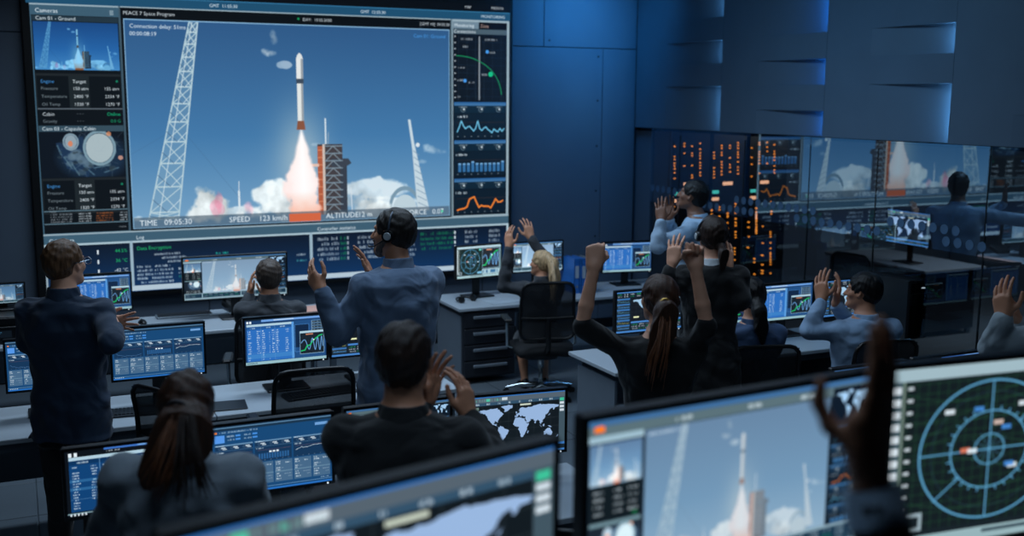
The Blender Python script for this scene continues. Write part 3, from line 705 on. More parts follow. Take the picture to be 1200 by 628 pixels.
def scr_map(w=900, h=500):
    c = Cv(w, h, (44, 62, 74)); X = lambda u: u * w; Y = lambda v: v * h
    c.rect(0, 0, w, Y(.022), (50, 110, 180)); c.rect(0, Y(.022), w, Y(.10), (84, 98, 110)); c.rect(0, Y(.10), w, Y(.15), (50, 80, 104))
    for k in range(12): c.scrib(X(.02 + .028 * k), Y(.04), X(.04 + .028 * k), Y(.085), (110, 150, 150) if k % 4 else (90, 200, 170), .8)
    c.rect(X(.13), Y(.04), X(.17), Y(.085), (80, 190, 160)); c.rect(X(.30), Y(.035), X(.36), Y(.08), WHITE, .8)
    for k in range(9): c.scrib(X(.02 + .115 * k), Y(.11), X(.055 + .115 * k), Y(.14), WHITE, .8)
    world_map(c, 0, Y(.15), X(.935), Y(.86), (150, 180, 220), (18, 26, 32))
    c.rect(X(.50), Y(.165), X(.62), Y(.195), (196, 206, 190)); c.rect(X(.01), Y(.17), X(.05), Y(.22), (130, 160, 150), .8); c.scrib(X(.04), Y(.77), X(.14), Y(.80), (230, 235, 190), .95)
    c.rect(X(.935), Y(.10), w, Y(.97), (64, 84, 96))
    c.rect(X(.943), Y(.12), X(.99), Y(.17), (60, 190, 150))
    for k in range(3): c.rect(X(.943), Y(.185 + .06 * k), X(.99), Y(.225 + .06 * k), WHITE, .85)
    c.rect(0, Y(.86), w, Y(.90), (60, 120, 190)); c.rect(0, Y(.90), w, Y(.97), (26, 40, 50))
    for k in range(14): c.scrib(X(.02 + .064 * k), Y(.92), X(.06 + .064 * k), Y(.95), GREEN if k % 3 == 1 else WHITE, .7)
    c.rect(0, Y(.97), w, h, (70, 130, 200)); return c


def scr_maplist(w=800, h=450):
    c = Cv(w, h, (22, 34, 46)); X = lambda u: u * w; Y = lambda v: v * h
    c.rect(0, 0, w, Y(.03), (70, 130, 200))
    for r in range(2):
        for k in range(10): c.scrib(X(.02 + .095 * k), Y(.045 + .05 * r), X(.08 + .095 * k), Y(.08 + .05 * r), GREEN if (k + r) % 3 == 0 else WHITE, .8)
    for k in range(6):
        y = .16 + .13 * k; c.rect(X(.01), Y(y), X(.20), Y(y + .05), (56, 110, 170)); spark(c, X(.01), Y(y + .04), X(.20), Y(y + .12), k % 2, (30, 48, 60), (210, 200, 70) if k == 4 else None)
    world_map(c, X(.22), Y(.15), X(.99), Y(.74), (160, 200, 230), (20, 26, 34)); c.rect(X(.26), Y(.62), X(.34), Y(.655), (236, 240, 190))
    c.rect(X(.22), Y(.74), X(.99), Y(.78), (70, 130, 200))
    for r in range(3):
        for k in range(7): c.scrib(X(.23 + .11 * k), Y(.80 + .05 * r), X(.32 + .11 * k), Y(.832 + .05 * r), GREEN if (k + r) % 3 == 0 else WHITE, .75)
    c.rect(0, Y(.96), w, h, (70, 130, 200)); return c


def scr_radar(w=900, h=500):
    c = Cv(w, h, (24, 34, 40)); X = lambda u: u * w; Y = lambda v: v * h
    c.rect(0, 0, w, Y(.07), (160, 186, 196)); c.rect(X(.0), Y(.07), X(.028), Y(.93), (60, 84, 94))
    for k in range(12): c.rect(X(.003), Y(.095 + .066 * k), X(.026), Y(.135 + .066 * k), WHITE)
    c.rect(X(.03), Y(.07), X(.038), Y(.93), (110, 130, 120))
    c.rect(X(.04), Y(.08), X(.56), Y(.90), (20, 30, 34))
    for k in range(18): c.rect(X(.045 + .03 * k), Y(.08), X(.045 + .03 * k) + 1.6, Y(.90), (44, 100, 62), .55)
    for k in range(15): c.rect(X(.04), Y(.09 + .055 * k), X(.56), Y(.09 + .055 * k) + 1.6, (44, 100, 62), .55)
    r = np.random.RandomState(5)
    for q in range(7):
        P = [(X(.05 + .5 * t), Y(.15 + .1 * q + .05 * math.sin(5 * t + q))) for t in np.linspace(0, 1, 20)]; c.poly_line(P, 1.5, (60, 130, 80), .5)
    for k in range(12): c.rect(X(.045), Y(.10 + .066 * k), X(.062), Y(.118 + .066 * k), WHITE, .8)
    radar(c, X(.305), Y(.49), Y(.385), 2.2)
    c.rect(X(.045), Y(.80), X(.11), Y(.90), (150, 170, 180)); c.rect(X(.06), Y(.82), X(.10), Y(.88), (24, 34, 40)); c.rect(X(.46), Y(.82), X(.56), Y(.89), (110, 170, 200)); c.rect(X(.50), Y(.09), X(.55), Y(.15), (90, 180, 170))
    c.rect(X(.57), Y(.08), X(.97), Y(.75), (34, 40, 46)); graph(c, X(.575), Y(.09), X(.965), Y(.74), (30, 34, 40))
    c.rect(X(.57), Y(.76), X(.97), Y(.92), (150, 178, 188))
    for a, b in ((.59, .61), (.66, .70), (.76, .88), (.91, .93)): c.rect(X(a), Y(.79), X(b), Y(.89), (50, 100, 140))
    c.rect(X(.97), Y(.07), w, Y(.93), (120, 150, 160))
    for k in range(14): c.rect(X(.975), Y(.09 + .058 * k), X(.995), Y(.12 + .058 * k), (40, 70, 80))
    c.rect(0, Y(.93), w, h, (150, 180, 186)); c.rect(X(.3), Y(.945), X(.6), Y(.965), (60, 80, 90)); return c


def scr_phone(w=220, h=120):
    c = Cv(w, h, (10, 18, 26)); c.scrib(12, 20, 90, 30, (90, 180, 230)); c.scrib(12, 44, 70, 54, (90, 180, 230)); return c


def screen_mat(name, c, strength=1.0):
    """lit display panel: the drawn picture as emission with a thin glossy front"""
    m = bpy.data.materials.new(name); m.use_nodes = True; nt = m.node_tree; b = nt.nodes['Principled BSDF']
    im = nt.nodes.new('ShaderNodeTexImage'); im.image = c.image(name); im.extension = 'EXTEND'
    nt.links.new(im.outputs[0], b.inputs['Emission Color']); b.inputs['Emission Strength'].default_value = strength
    b.inputs['Base Color'].default_value = (.006, .007, .009, 1); b.inputs['Roughness'].default_value = .35; b.inputs['Specular IOR Level'].default_value = .25
    return m
# ------------------------------------------------------------------ room shell
WY = 9.9          # wall behind the display
GX = 6.03         # glass wall on the right
M_FLOOR = mat('floor_vinyl', (88, 98, 106), .42, var=.10, scale=1.3, bump=.15, bscale=40)
M_WALL = mat('wall_panel_paint', (80, 92, 106), .42, var=.05, scale=2)
M_DARK = mat('dark_wall_paint', (34, 38, 42), .6, var=.06, scale=2)
M_CEIL = mat('ceiling_paint', (70, 74, 78), .8)
M_FLAP = mat('satin_panel_laminate', (84, 98, 112), .45, var=.05, scale=3)
M_BLK = mat('black_plastic', (16, 17, 19), .38, var=.1, scale=30)
M_BLK2 = mat('black_metal', (22, 24, 27), .32, metal=.4, var=.1, scale=30)
M_SCREW = mat('dark_steel_screw', (14, 18, 24), .4, metal=.5)


def struct(name, mb, m, parent=None):
    o = mb.build(name, m, parent)
    if parent is None: o['kind'] = 'structure'
    return o

fl = struct('floor', MB().box((3.5, 3.5, -.06), (16.0, 14.5, .12)), M_FLOOR)
# raised floor tiles, each with its own edges, where the photo shows the floor
for i in range(-2, 10):
    for j in range(0, 9):
        x, y = .6 + i * .6 + .3, 4.2 + j * .6 + .3
        if not (-.7 < x < 6.1): continue
        if 'TILE' not in MATS: MATS['TILE'] = MB().box((0, 0, 0), (.592, .592, .012), bev=.003).mesh('floor_tile')
        o = bpy.data.objects.new('floor_tile', MATS['TILE']); C.objects.link(o); o.parent = fl; o.location = (x, y, .004)
MATS['TILE'].materials.append(M_FLOOR)
struct('ceiling', MB().box((3.5, 3.5, ROOM_TOP + .05), (16.0, 14.5, .1)), M_CEIL)
struct('wall_left', MB().box((-4.05, 3.5, ROOM_TOP / 2), (.1, 14.4, ROOM_TOP)), M_DARK)
struct('wall_front', MB().box((3.5, -3.55, ROOM_TOP / 2), (15.0, .1, ROOM_TOP)), M_DARK)
wb = struct('wall_back', MB().box(((GX - 4.0) / 2, WY + .08, ROOM_TOP / 2), (GX + 4.0, .1, ROOM_TOP)), M_DARK)
def wall_panels(zs, xs):
    for (z0, z1) in zs:
        for x0, x1 in zip(xs[:-1], xs[1:]):
            MB().box(((x0 + x1) / 2, WY + .015, (z0 + z1) / 2), (x1 - x0 - .007, .03, z1 - z0 - .007), bev=.003).build('wall_panel', M_WALL, wb)
wall_panels([(.1, 2.953)], [-4.0, -2.54, -1.18, .18, 1.54, 2.9, 4.25, 5.606, GX - .02])
wall_panels([(2.953, ROOM_TOP)], [-4.0, -3.2, -1.84, -.5, .86, 2.2, 3.56, 4.92, GX - .02])
for x in (4.31, 5.55, 4.98):
    for z in ((2.87, 2.42, 1.95, 1.48, 1.0) if x != 4.98 else (3.02, 3.5, 4.0)):
        MB().tube([(x, WY + .002, z), (x, WY - .004, z)], .011, 8).build('screw', M_SCREW, wb)
MB().box(((GX - 4.0) / 2, WY - .01, .05), (GX + 3.9, .02, .1)).build('baseboard_back', M_BLK2)['kind'] = 'structure'

# upper wall over the glass: strips of laminated panels, some bands folded back at one end with a lamp behind the fold
wr = struct('wall_right', MB().box((GX + .24, 3.3, (2.12 + ROOM_TOP) / 2), (.12, 13.2, ROOM_TOP - 2.12)), M_DARK)
STR = [9.895, 8.38, 6.963, 5.647, 4.25, 2.85, 1.45, 0.05, -3.4]
BAND = [2.145 + .2105 * k for k in range(11)]
REC = {0: [(0, 2, 'w'), (3, 4, 'w'), (5, 7, 'w')], 1: [(0, 1, 'b'), (2, 3, 'b'), (4, 6, 'b')], 2: [(0, 2, 'w'), (3, 4, 'w')], 3: [(0, 1, 'w'), (2, 3, 'w')]}
M_LW = emit('panel_lamp_pale', (120, 195, 255), 26); M_LB = emit('panel_lamp_blue', (12, 118, 220), 44)
for si in range(8):
    yl, yr = STR[si], STR[si + 1]          # yl far end, yr end nearer the camera
    MB().box((GX + .055, yr + .003, (2.145 + ROOM_TOP) / 2), (.148, .004, ROOM_TOP - 2.145)).build('light_stop_plate', M_FLAP, wr)  # added unseen plate, keeps strip lamp light from leaking at the joints
    k = 0; used = {a: (a, b, c) for a, b, c in REC.get(si, [])}
    while k < 10:
        if k in used:
            a, b, c = used[k]; z0, z1 = BAND[a], BAND[min(b, 10)]; ym = yl - (yl - yr) * .38
            P = [(GX - .02, yl - .002), (GX - .02, ym), (GX + .075, yr + .001), (GX + .13, yr + .001), (GX + .13, yl - .002)]
            vs = [(x, y, z) for z in (z0, z1) for x, y in P]; n = len(P)
            fs = [list(range(n)), [n + i for i in range(n)][::-1]] + [[i, n + i, n + (i + 1) % n, (i + 1) % n] for i in range(n)]
            MB().add(vs, fs).build('folded_panel', M_FLAP, wr)
            MB().box((GX + .04, yr + .008, (z0 + z1) / 2), (.06, .006, z1 - z0 - .03)).build('lamp_strip', M_LW if c == 'w' else M_LB, wr)
            k = b
        else:
            e = k + 1
            while e < 10 and e not in used: e += 1
            z0, z1 = BAND[k], (BAND[e] if e < 10 else ROOM_TOP)
            MB().box((GX + .055, (yl + yr) / 2, (z0 + z1) / 2), (.15, yl - yr - .002, z1 - z0)).build('flush_panel', M_FLAP, wr)
            k = e

# glass wall below, with its dot markings
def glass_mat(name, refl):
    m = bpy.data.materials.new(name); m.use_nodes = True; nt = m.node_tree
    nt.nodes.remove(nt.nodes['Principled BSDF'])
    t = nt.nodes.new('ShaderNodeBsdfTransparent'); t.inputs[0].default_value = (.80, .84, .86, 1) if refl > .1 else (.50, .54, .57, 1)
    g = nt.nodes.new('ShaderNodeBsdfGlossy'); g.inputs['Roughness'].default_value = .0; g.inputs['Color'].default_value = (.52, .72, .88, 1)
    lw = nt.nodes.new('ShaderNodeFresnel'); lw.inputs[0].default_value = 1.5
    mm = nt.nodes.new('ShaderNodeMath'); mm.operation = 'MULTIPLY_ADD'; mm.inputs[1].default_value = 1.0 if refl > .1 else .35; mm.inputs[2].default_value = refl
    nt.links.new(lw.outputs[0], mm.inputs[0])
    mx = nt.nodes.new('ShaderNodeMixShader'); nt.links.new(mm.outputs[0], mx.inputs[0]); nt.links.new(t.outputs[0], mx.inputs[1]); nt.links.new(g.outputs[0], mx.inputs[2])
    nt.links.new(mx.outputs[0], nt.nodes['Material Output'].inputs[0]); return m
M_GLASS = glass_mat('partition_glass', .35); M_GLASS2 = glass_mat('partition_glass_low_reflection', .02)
gw = struct('window_1', MB().box((GX + .09, 3.2, 2.13), (.05, 12.9, .03)).box((GX + .03, 3.2, .02), (.10, 12.9, .04)), M_BLK2)
J = [9.60, 9.06, 8.01, 7.12, 6.343, 5.292, 4.24, 3.19, 2.14, 1.09, .04, -1.0, -2.1, -3.3]
for a, b in zip(J[:-1], J[1:]):
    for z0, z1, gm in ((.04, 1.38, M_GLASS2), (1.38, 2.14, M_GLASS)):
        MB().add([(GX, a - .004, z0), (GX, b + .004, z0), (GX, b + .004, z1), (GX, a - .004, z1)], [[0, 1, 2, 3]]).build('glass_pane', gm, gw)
    MB().box((GX + .004, b, 1.06), (.012, .009, 2.04)).build('pane_joint', M_BLK, gw)
M_DOT = mat('frosted_dot_film', (72, 98, 124), .6)
dotm = MB().tube([(0, 0, 0), (-.0015, 0, 0)], .036, 14, smooth=False).mesh('dot'); dotm.materials.append(M_DOT)
def dots(y0, y1, z):
    y = y0
    while y > y1 - .001:
        o = bpy.data.objects.new('dot_sticker', dotm); C.objects.link(o); o.parent = gw; o.location = (GX - .002, y, z); y -= .105
dots(9.55, 8.90, 1.525); dots(8.10, 7.05, 1.53); dots(6.17, 5.50, 1.535)
dots(8.72, 7.85, 1.437); dots(7.25, 6.25, 1.447); dots(5.62, 5.30, 1.45)

# server room behind the glass
struct('wall_server_room_back', MB().box((9.2, 10.6, 1.2), (6.4, .1, 2.4)), M_WALL)
struct('wall_server_room_side', MB().box((11.4, 5, 1.2), (.1, 11, 2.4)), M_WALL)
struct('ceiling_server_room', MB().box((8.9, 3.5, 2.35), (5.2, 14, .05)), M_DARK)
pl = MB().box((GX + .14, 9.83, 1.06), (.22, .5, 2.1)); struct('trim_1', pl, M_WALL)
area('server_room_lamp', (9.2, 7.6, 2.28), (9.2, 8.9, 0), 1.6, .6, 34, (.8, .9, 1), 160)

RY = 9.62
M_RACK = mat('rack_dark_steel', (16, 20, 28), .35, metal=.3)
M_AMB = emit('amber_led', (255, 150, 50), 1.6); M_TEA = emit('teal_led', (70, 190, 180), 1.6); M_PAL = emit('pale_orange_lamp', (255, 190, 150), 1.5)
L1 = {192: (170, 185, 230, 270, 307, 330, 365), 268: (165, 228, 245, 268, 285, 303, 327, 362), 328: (148, 165, 207, 285), 375: (163, 207, 222, 283, 343, 357), 425: (147, 182, 205, 222, 240, 265, 283, 300, 325, 343),
      510: (203, 222, 238, 297, 320, 337, 357), 557: (160, 177, 203, 218, 260, 278, 296, 318, 338), 608: (160, 176, 235, 277, 295, 320), 657: (143, 160, 177, 200, 215, 232, 260, 293, 312, 333), 741: (175, 233, 275, 350),
      788: (142, 155, 198, 213, 230, 250, 270, 330), 836: (140, 170, 195, 270), 880: (155, 195, 213, 230, 250, 285, 310, 327), 453: (443, 488), 264: (500, 535, 570), 497: (555, 582), 543: (540, 555, 600), 595: (575, 592), 643: (515, 535, 575, 608), 770: (545, 570, 590, 610), 862: (505, 565, 580)}
L2 = {135: (415, 433, 468, 520, 535), 424: (210, 230), 465: (192, 240, 258), 508: (228, 243, 275, 305), 550: (175, 190, 222, 255, 272, 290, 323, 338), 545: (408, 425, 440, 470), 503: (355,), 617: (270, 298, 405), 660: (200, 217, 235, 250, 265, 282, 300, 315, 330), 650: (465, 482, 545), 688: (445, 495, 525, 540)}
L3 = {235: (88, 145), 141: (125, 150, 165, 180, 195, 210, 225, 240, 255, 270, 280), 95: (212, 243, 300), 15: (100, 125, 155, 190, 215, 230, 270, 305), 228: (272, 285, 300, 338, 372, 400, 412, 425, 440, 455, 470, 525), 180: (237, 340, 415, 472, 510, 525), 128: (435, 458, 530), 88: (367,)}
leds = []
for (L, ox, oy, sc) in ((L1, 740, 140, 5.235), (L2, 740, 200, 4.4875), (L3, 860, 220, 5.23)):
    for cx, ys in L.items():
        for y in ys: leds.append((atY(ox + cx / sc, oy + y / sc, RY - .03), 'a'))
bars = [(atY(853.5, 215, RY - .03), .13, 'p'), (atY(839, 233.3, RY - .03), .09, 'p'), (atY(839.3, 225, RY - .03), .085, 't'), (atY(896.5, 213.5, RY - .03), .12, 'p'), (atY(883.2, 231.8, RY - .03), .08, 'p'), (atY(883.3, 223.7, RY - .03), .075, 't'), (atY(768, 218, RY - .03), .035, 'p'), (atY(803.5, 216, RY - .03), .04, 'p'), (atY(792, 235.5, RY - .03), .03, 'p'), (atY(793, 227, RY - .03), .035, 't')]
edges = [atY(x, 250, RY).x for x in (763, 830.5, 873, 921)]
WHICH = ['nearest the wall corner', 'in the middle of the row', 'at the right end of the row']
for i in range(3):
    x0, x1 = edges[i], edges[i + 1]; cx = (x0 + x1) / 2; w = x1 - x0 - .01
    t = thing('server_rack', 'black server rack with amber lights behind the glass, ' + WHICH[i], 'server rack', (cx, RY + .4, 0), group='server racks behind the glass')
    MB().box((0, 0, 1.08), (w, .78, 2.16), bev=.006).build('cabinet', M_RACK, t)
    dr = MB().box((0, -.402, 1.08), (w - .03, .02, 2.10), bev=.004).build('door', M_BLK2, t)
    MB().box((w / 2 - .05, -.42, 1.05), (.014, .02, .14)).build('handle', M_SCREW, dr)
    am = MB(); te = MB()
    for k in range(26):
        te_ = MB()
    for p, c in leds:
        if x0 < p.x <= x1 and p.z < 2.15: am.box((p.x - cx, -.42, p.z), (.014, .012, .013))
    for p in [q for q in [(x0 + w * .3, 1.9)]]:
        te.box((p[0] - cx, -.42, p[1]), (.018, .012, .018))
    o = am.build('status_lights', M_AMB, t); o['kind'] = 'stuff'
    for p, bw, c in bars:
        if x0 < p.x <= x1: MB().box((p.x - cx, -.42, p.z), (bw, .014, .036), bev=.006).build('indicator_bar', M_PAL if c == 'p' else M_TEA, t)
    vent = MB()
    for k in range(5): vent.box((0, -.416, .2 + .42 * k), (w - .05, .006, .012))
    vent.build('shelf_edges', M_SCREW, t)['kind'] = 'stuff'

# ------------------------------------------------------------------ large display
M_ALU = mat('grey_metal_frame', (70, 84, 96), .35, metal=.6)
WD = screen_mat('wall_display_picture', wall_display(), 1.0)
vw = thing('display_wall', 'huge wall display showing a rocket lift-off with camera, graph and data panels', 'screen', (0, WY, 0))
MB().box(((.13 + 4.52) / 2, -.045, (.72 + 3.44) / 2), (4.42, .09, 2.76), bev=.01).build('housing', M_BLK, vw)
def wall_part(name, x0, x1, z0, z1):
    y = -.094
    me = bpy.data.meshes.new(name); me.from_pydata([(x0, y, z0), (x1, y, z0), (x1, y, z1), (x0, y, z1)], [], [[0, 1, 2, 3]])
    uv = me.uv_layers.new(); U = lambda x: (x - WX0) / (WX1 - WX0); V = lambda z: (z - WZ0) / (WZ1 - WZ0)
    for i, (x, z) in enumerate(((x0, z0), (x1, z0), (x1, z1), (x0, z1))): uv.data[i].uv = (U(x), V(z))
    return link_mesh(name, me, WD, vw)
wall_part('header_display', .16, 4.50, 3.185, 3.43)
wall_part('camera_display', .185, .878, 1.28, 3.185)
wall_part('launch_display', .878, 3.88, 1.28, 3.185)
wall_part('graph_display', 3.88, 4.495, 1.28, 3.185)
wall_part('cabin_display', .185, .88, .745, 1.28)
wall_part('log_display', .88, 2.469, .745, 1.28)
wall_part('statistics_display', 2.469, 4.495, .745, 1.28)
# ------------------------------------------------------------------ desks
DZ = .68
M_TOP = mat('grey_laminate_top', (176, 186, 194), .36, var=.03, scale=5)
M_TOPE = mat('pale_edge_band', (178, 190, 198), .4, var=.02)
M_PANEL = mat('grey_desk_panel', (112, 124, 136), .5, var=.04)
M_LEG = mat('grey_steel_leg', (84, 94, 104), .38, metal=.3)
M_DRAW = mat('dark_drawer_front', (34, 38, 46), .45)
M_HAND = mat('brushed_handle', (128, 138, 148), .35, metal=.3)


def pedestal(parent, x0, x1, y0, y1, z1, n=4, face='-y', z0=.06):
    b = MB().box(((x0 + x1) / 2, (y0 + y1) / 2, (z0 + z1) / 2), (x1 - x0, y1 - y0, z1 - z0), bev=.004).build('pedestal', M_DRAW, parent)
    h = (z1 - z0 - .02) / n
    for k in range(n):
        z = z0 + .01 + h * (k + .5)
        if face == '-y':
            d = MB().box(((x0 + x1) / 2, y0 - .01, z), (x1 - x0 - .012, .02, h - .012), bev=.003).build('drawer', M_DRAW, parent)
            MB().box(((x0 + x1) / 2, y0 - .027, z + h * .16), ((x1 - x0) * .66, .014, .026), bev=.004).build('handle', M_HAND, d)
        else:
            d = MB().box((x0 - .01, (y0 + y1) / 2, z), (.02, y1 - y0 - .012, h - .012), bev=.003).build('drawer', M_DRAW, parent)
            MB().box((x0 - .027, (y0 + y1) / 2, z + h * .16), (.014, (y1 - y0) * .6, .026), bev=.004).build('handle', M_HAND, d)


def desk(label, x0, x1, y0, y1, z=DZ, legs=(0, 1), ped=None, panel_left=False, modesty=True, base=0.0, group='control room desks', segs=1):
    t = thing('desk', label, 'desk', ((x0 + x1) / 2, (y0 + y1) / 2, base), group=group)
    w, d = x1 - x0, y1 - y0; zz = z - base
    for i in range(segs):
        a = -w / 2 + w * i / segs
        MB().box((a + w / segs / 2, 0, zz - .014), (w / segs - .004, d, .028), bev=.004).build('desktop', M_TOP, t)
    for sx in (-1, 1):
        if (sx < 0 and not legs[0]) or (sx > 0 and not legs[1]): continue
        for sy in (-1, 1): MB().box((sx * (w / 2 - .05), sy * (d / 2 - .05), (zz - .028) / 2), (.045, .045, zz - .028)).build('leg', M_LEG, t)
        MB().box((sx * (w / 2 - .05), 0, zz - .05), (.03, d - .14, .04)).build('rail', M_LEG, t)
    if panel_left: MB().box((-w / 2 + .05, 0, zz / 2 - .02), (.018, d - .145, zz - .12)).build('side_panel', M_PANEL, t)
    if modesty: MB().box((0, d / 2 - .06, zz - .23), (w - .16, .018, .38)).build('modesty_panel', M_PANEL, t)
    MB().box((0, -d / 2 + .05, zz - .055), (w - .16, .02, .05)).build('front_rail', M_LEG, t)
    if ped: pedestal(t, ped[0] - (x0 + x1) / 2, ped[1] - (x0 + x1) / 2, -d / 2 + .03, d / 2 - .05, zz - .03)
    return t

pA = atZ(382, 363.5, DZ); pB = atZ(542, 456, DZ)
A_R = pA.x; B_R = pB.x
desk('long grey desk in the rear left row, closest to the wall display', -2.6, A_R, 8.22, 8.95, segs=3)
desk('long grey desk in the second row, behind the standing man in the grey jacket', -2.0, B_R, 5.95, 6.60, segs=3)
desk('grey desk in the front left row, holding the table and map monitors', -1.2, 2.38, 3.85, 4.48, segs=3)
c1 = atZ(538.3, 362.2, DZ)
desk('grey desk with four dark drawers beside the blonde woman', c1.x, 4.25, c1.y, c1.y + .70, ped=(c1.x + .05, c1.x + .53), panel_left=True, modesty=False)
desk('rear grey desk carrying the binders, next to the glass wall', 4.28, 5.95, c1.y + .03, c1.y + .72, modesty=False)
c3 = atZ(721, 437.2, DZ)
desk('grey desk with a closed side panel beside the woman with raised fists', c3.x, 5.95, c3.y, c3.y + .66, panel_left=True, ped=(5.3, 5.9), segs=2)
desk('grey desk at the right front, in front of the clapping arms in pale sleeves', 3.72, 5.95, 3.95, 4.55)

# the desk behind the glass
kd = thing('desk', 'dark desk with drawers behind the glass wall', 'desk', (8.75, 8.75, 0))
g0 = (8.42, 8.12); pedestal(kd, -.38, .42, -.64, .02, .70, face='-x'); MB().box((.02, .02, .715), (.86, 1.5, .03), bev=.004).build('desktop', M_PANEL, kd)
for sy in (-.6, .7): MB().box((-.35, sy, .35), (.04, .04, .70)).build('leg', M_LEG, kd)
for sy in (-.6, .7): MB().box((.38, sy, .35), (.04, .04, .70)).build('leg', M_LEG, kd)

# ------------------------------------------------------------------ monitors
M_STAND = mat('monitor_stand_black', (20, 22, 25), .35, metal=.2)
SCREENS = {k: screen_mat('screen_' + k, f(), 1.0) for k, f in (('mission', scr_mission), ('sheet', scr_sheet), ('table', scr_table), ('dash', scr_dash), ('map', scr_map), ('maplist', scr_maplist), ('radar', scr_radar), ('mission_pale', scr_mission_pale))}
SCREENS['radar_bright'] = screen_mat('screen_radar_bright', scr_radar(), 1.35); SCREENS['mission_bright'] = screen_mat('screen_mission_bright', scr_mission_pale(), 1.35)


def monitor(label, c, w, h, yaw, scr, deskz, group='desk monitors', depth=.035, uvx=(0, 1), tiltm=0, neck=True):
    """c: centre of the picture; the front faces -Y before the turn by yaw"""
    t = thing('monitor', label, 'monitor', (c[0], c[1], deskz), yaw, group)
    z = c[2] - deskz; b = .012
    MB().box((0, depth / 2 + .002, z), (w + 2 * b, depth, h + 2 * b), bev=.006).box((0, depth + .015, z), (w * .55, .03, h * .5), bev=.01).build('housing', M_BLK, t)
    fr = MB(); f = .004
    fr.box((0, 0, z + h / 2 + b / 2), (w + 2 * b, .012, b)).box((0, 0, z - h / 2 - b / 2), (w + 2 * b, .012, b)).box((-w / 2 - b / 2, 0, z), (b, .012, h)).box((w / 2 + b / 2, 0, z), (b, .012, h))
    fr.build('bezel', M_BLK2, t)
    me = bpy.data.meshes.new('display'); me.from_pydata([(-w / 2, -.001, z - h / 2), (w / 2, -.001, z - h / 2), (w / 2, -.001, z + h / 2), (-w / 2, -.001, z + h / 2)], [], [[0, 1, 2, 3]])
    uv = me.uv_layers.new()
    for i, q in enumerate(((uvx[0], 0), (uvx[1], 0), (uvx[1], 1), (uvx[0], 1))): uv.data[i].uv = q
    link_mesh('display', me, SCREENS[scr], t)
    if neck:
        MB().box((0, .055, (z + .0) / 2 + .01), (.075, .02, z), bev=.004).build('neck', M_STAND, t)
        MB().box((0, .03, .007), (.26, .19, .013), bev=.005).build('foot', M_STAND, t)
    MB().tube([(w / 2 - .02, -.006, z - h / 2 - b / 2), (w / 2 - .02, -.009, z - h / 2 - b / 2)], .004, 6).build('power_light', emit('white_led', (220, 235, 245), 1.2), t)
    return t


def mon_px(label, L, R, Y, scr, deskz=DZ, yaw=0, group='desk monitors', **k):
    """L = (x, ytop, ybottom) of the left edge, R the same of the right edge, on the plane Y"""
    a, b = atY(L[0], L[1], Y), atY(L[0], L[2], Y); c, d = atY(R[0], R[1], Y), atY(R[0], R[2], Y)
    zt, zb = (a.z + c.z) / 2, (b.z + d.z) / 2; w = (c.x + d.x - a.x - b.x) / 2; x = (a.x + b.x + c.x + d.x) / 4
    w /= max(.5, math.cos(yaw)) if yaw < 0 else 1
    return monitor(label, (x, Y, (zt + zb) / 2), w - .024, zt - zb - .024, yaw, scr, deskz, group, **k)

YA, YB, YC = 8.62, 6.36, 4.28
mon_px('monitor with the launch picture at the left end of the rear desk', (-28, 334, 360), (30, 329.5, 354), YA, 'mission', deskz=DZ + .2, group='monitors on the rear desks')
mon_px('monitor with a blue table just right of the standing man\'s shoulder', (83, 323, 368), (155, 317.5, 362.5), YA, 'sheet', group='monitors on the rear desks')
mon_px('wide monitor with the launch picture in front of the seated man', (213.5, 302.5, 354), (337, 294, 345.5), YA, 'mission_pale', group='monitors on the rear desks')
mon_px('blue dashboard monitor at the far left, half behind the standing man', (5, 400, 463), (112, 388, 450), YB, 'dash', group='monitors on the second row')
mon_px('blue dashboard monitor by the standing man\'s right elbow', (129, 386, 449), (241, 374.5, 437), YB, 'dash', group='monitors on the second row')
mon_px('monitor with a bright blue table and small line chart', (285, 374, 431.5), (384, 363.5, 421), YB, 'sheet', group='monitors on the second row')
mon_px('monitor with map and lists, mostly behind the grey jacket', (386, 364.5, 422), (476, 355, 411), YB + .02, 'maplist', group='monitors on the second row')
mon_px('dark blue table monitor in front of the brown-haired woman', (73.5, 527, 611), (221, 508, 590), YC, 'table', group='monitors on the front row')
mon_px('blue dashboard monitor between the woman and the dark-haired man', (246, 499, 586), (391.5, 480, 566), YC, 'dash', group='monitors on the front row')
mon_px('launch monitor hidden mostly behind the dark-haired man', (403, 479.5, 563), (530, 463, 543), YC, 'mission', group='monitors on the front row')
mon_px('world map monitor right of the dark-haired man', (555, 463, 541), (661.5, 454, 528.5), YC + .06, 'map', yaw=math.radians(-6), group='monitors on the front row')
mon_px('white-framed radar monitor on the desk with drawers', (532, 289, 329), (590, 284, 323), 8.72, 'radar_bright', yaw=math.radians(8), group='monitors on the rear desks')
mon_px('bright launch monitor in front of the blonde woman', (600, 284.5, 320.5), (660, 280.5, 316.5), 8.74, 'mission_bright', yaw=0, group='monitors on the rear desks')
mon_px('blue table monitor beside the raised fist', (707.5, 284, 320.5), (762, 281, 318), 8.74, 'sheet', yaw=math.radians(-8), group='monitors on the rear desks')
YD = c3.y + .46
mon_px('map and list monitor behind the head of the woman with raised fists', (720.5, 342, 393), (800, 334, 385), YD, 'maplist', group='monitors on the third desk')
mon_px('blue table monitor behind the woman in the blue shirt', (812, 338, 384), (888, 333, 378), YD, 'sheet', group='monitors on the third desk')
mon_px('blue table monitor left of the man in the pale blue shirt', (890, 333, 378), (953, 328.5, 373), YD, 'sheet', group='monitors on the third desk', uvx=(.2, 1))
mon_px('map and list monitor behind the clapping man in the pale blue shirt', (955.5, 328, 373), (1031.5, 324, 367.5), YD, 'maplist', group='monitors on the third desk')
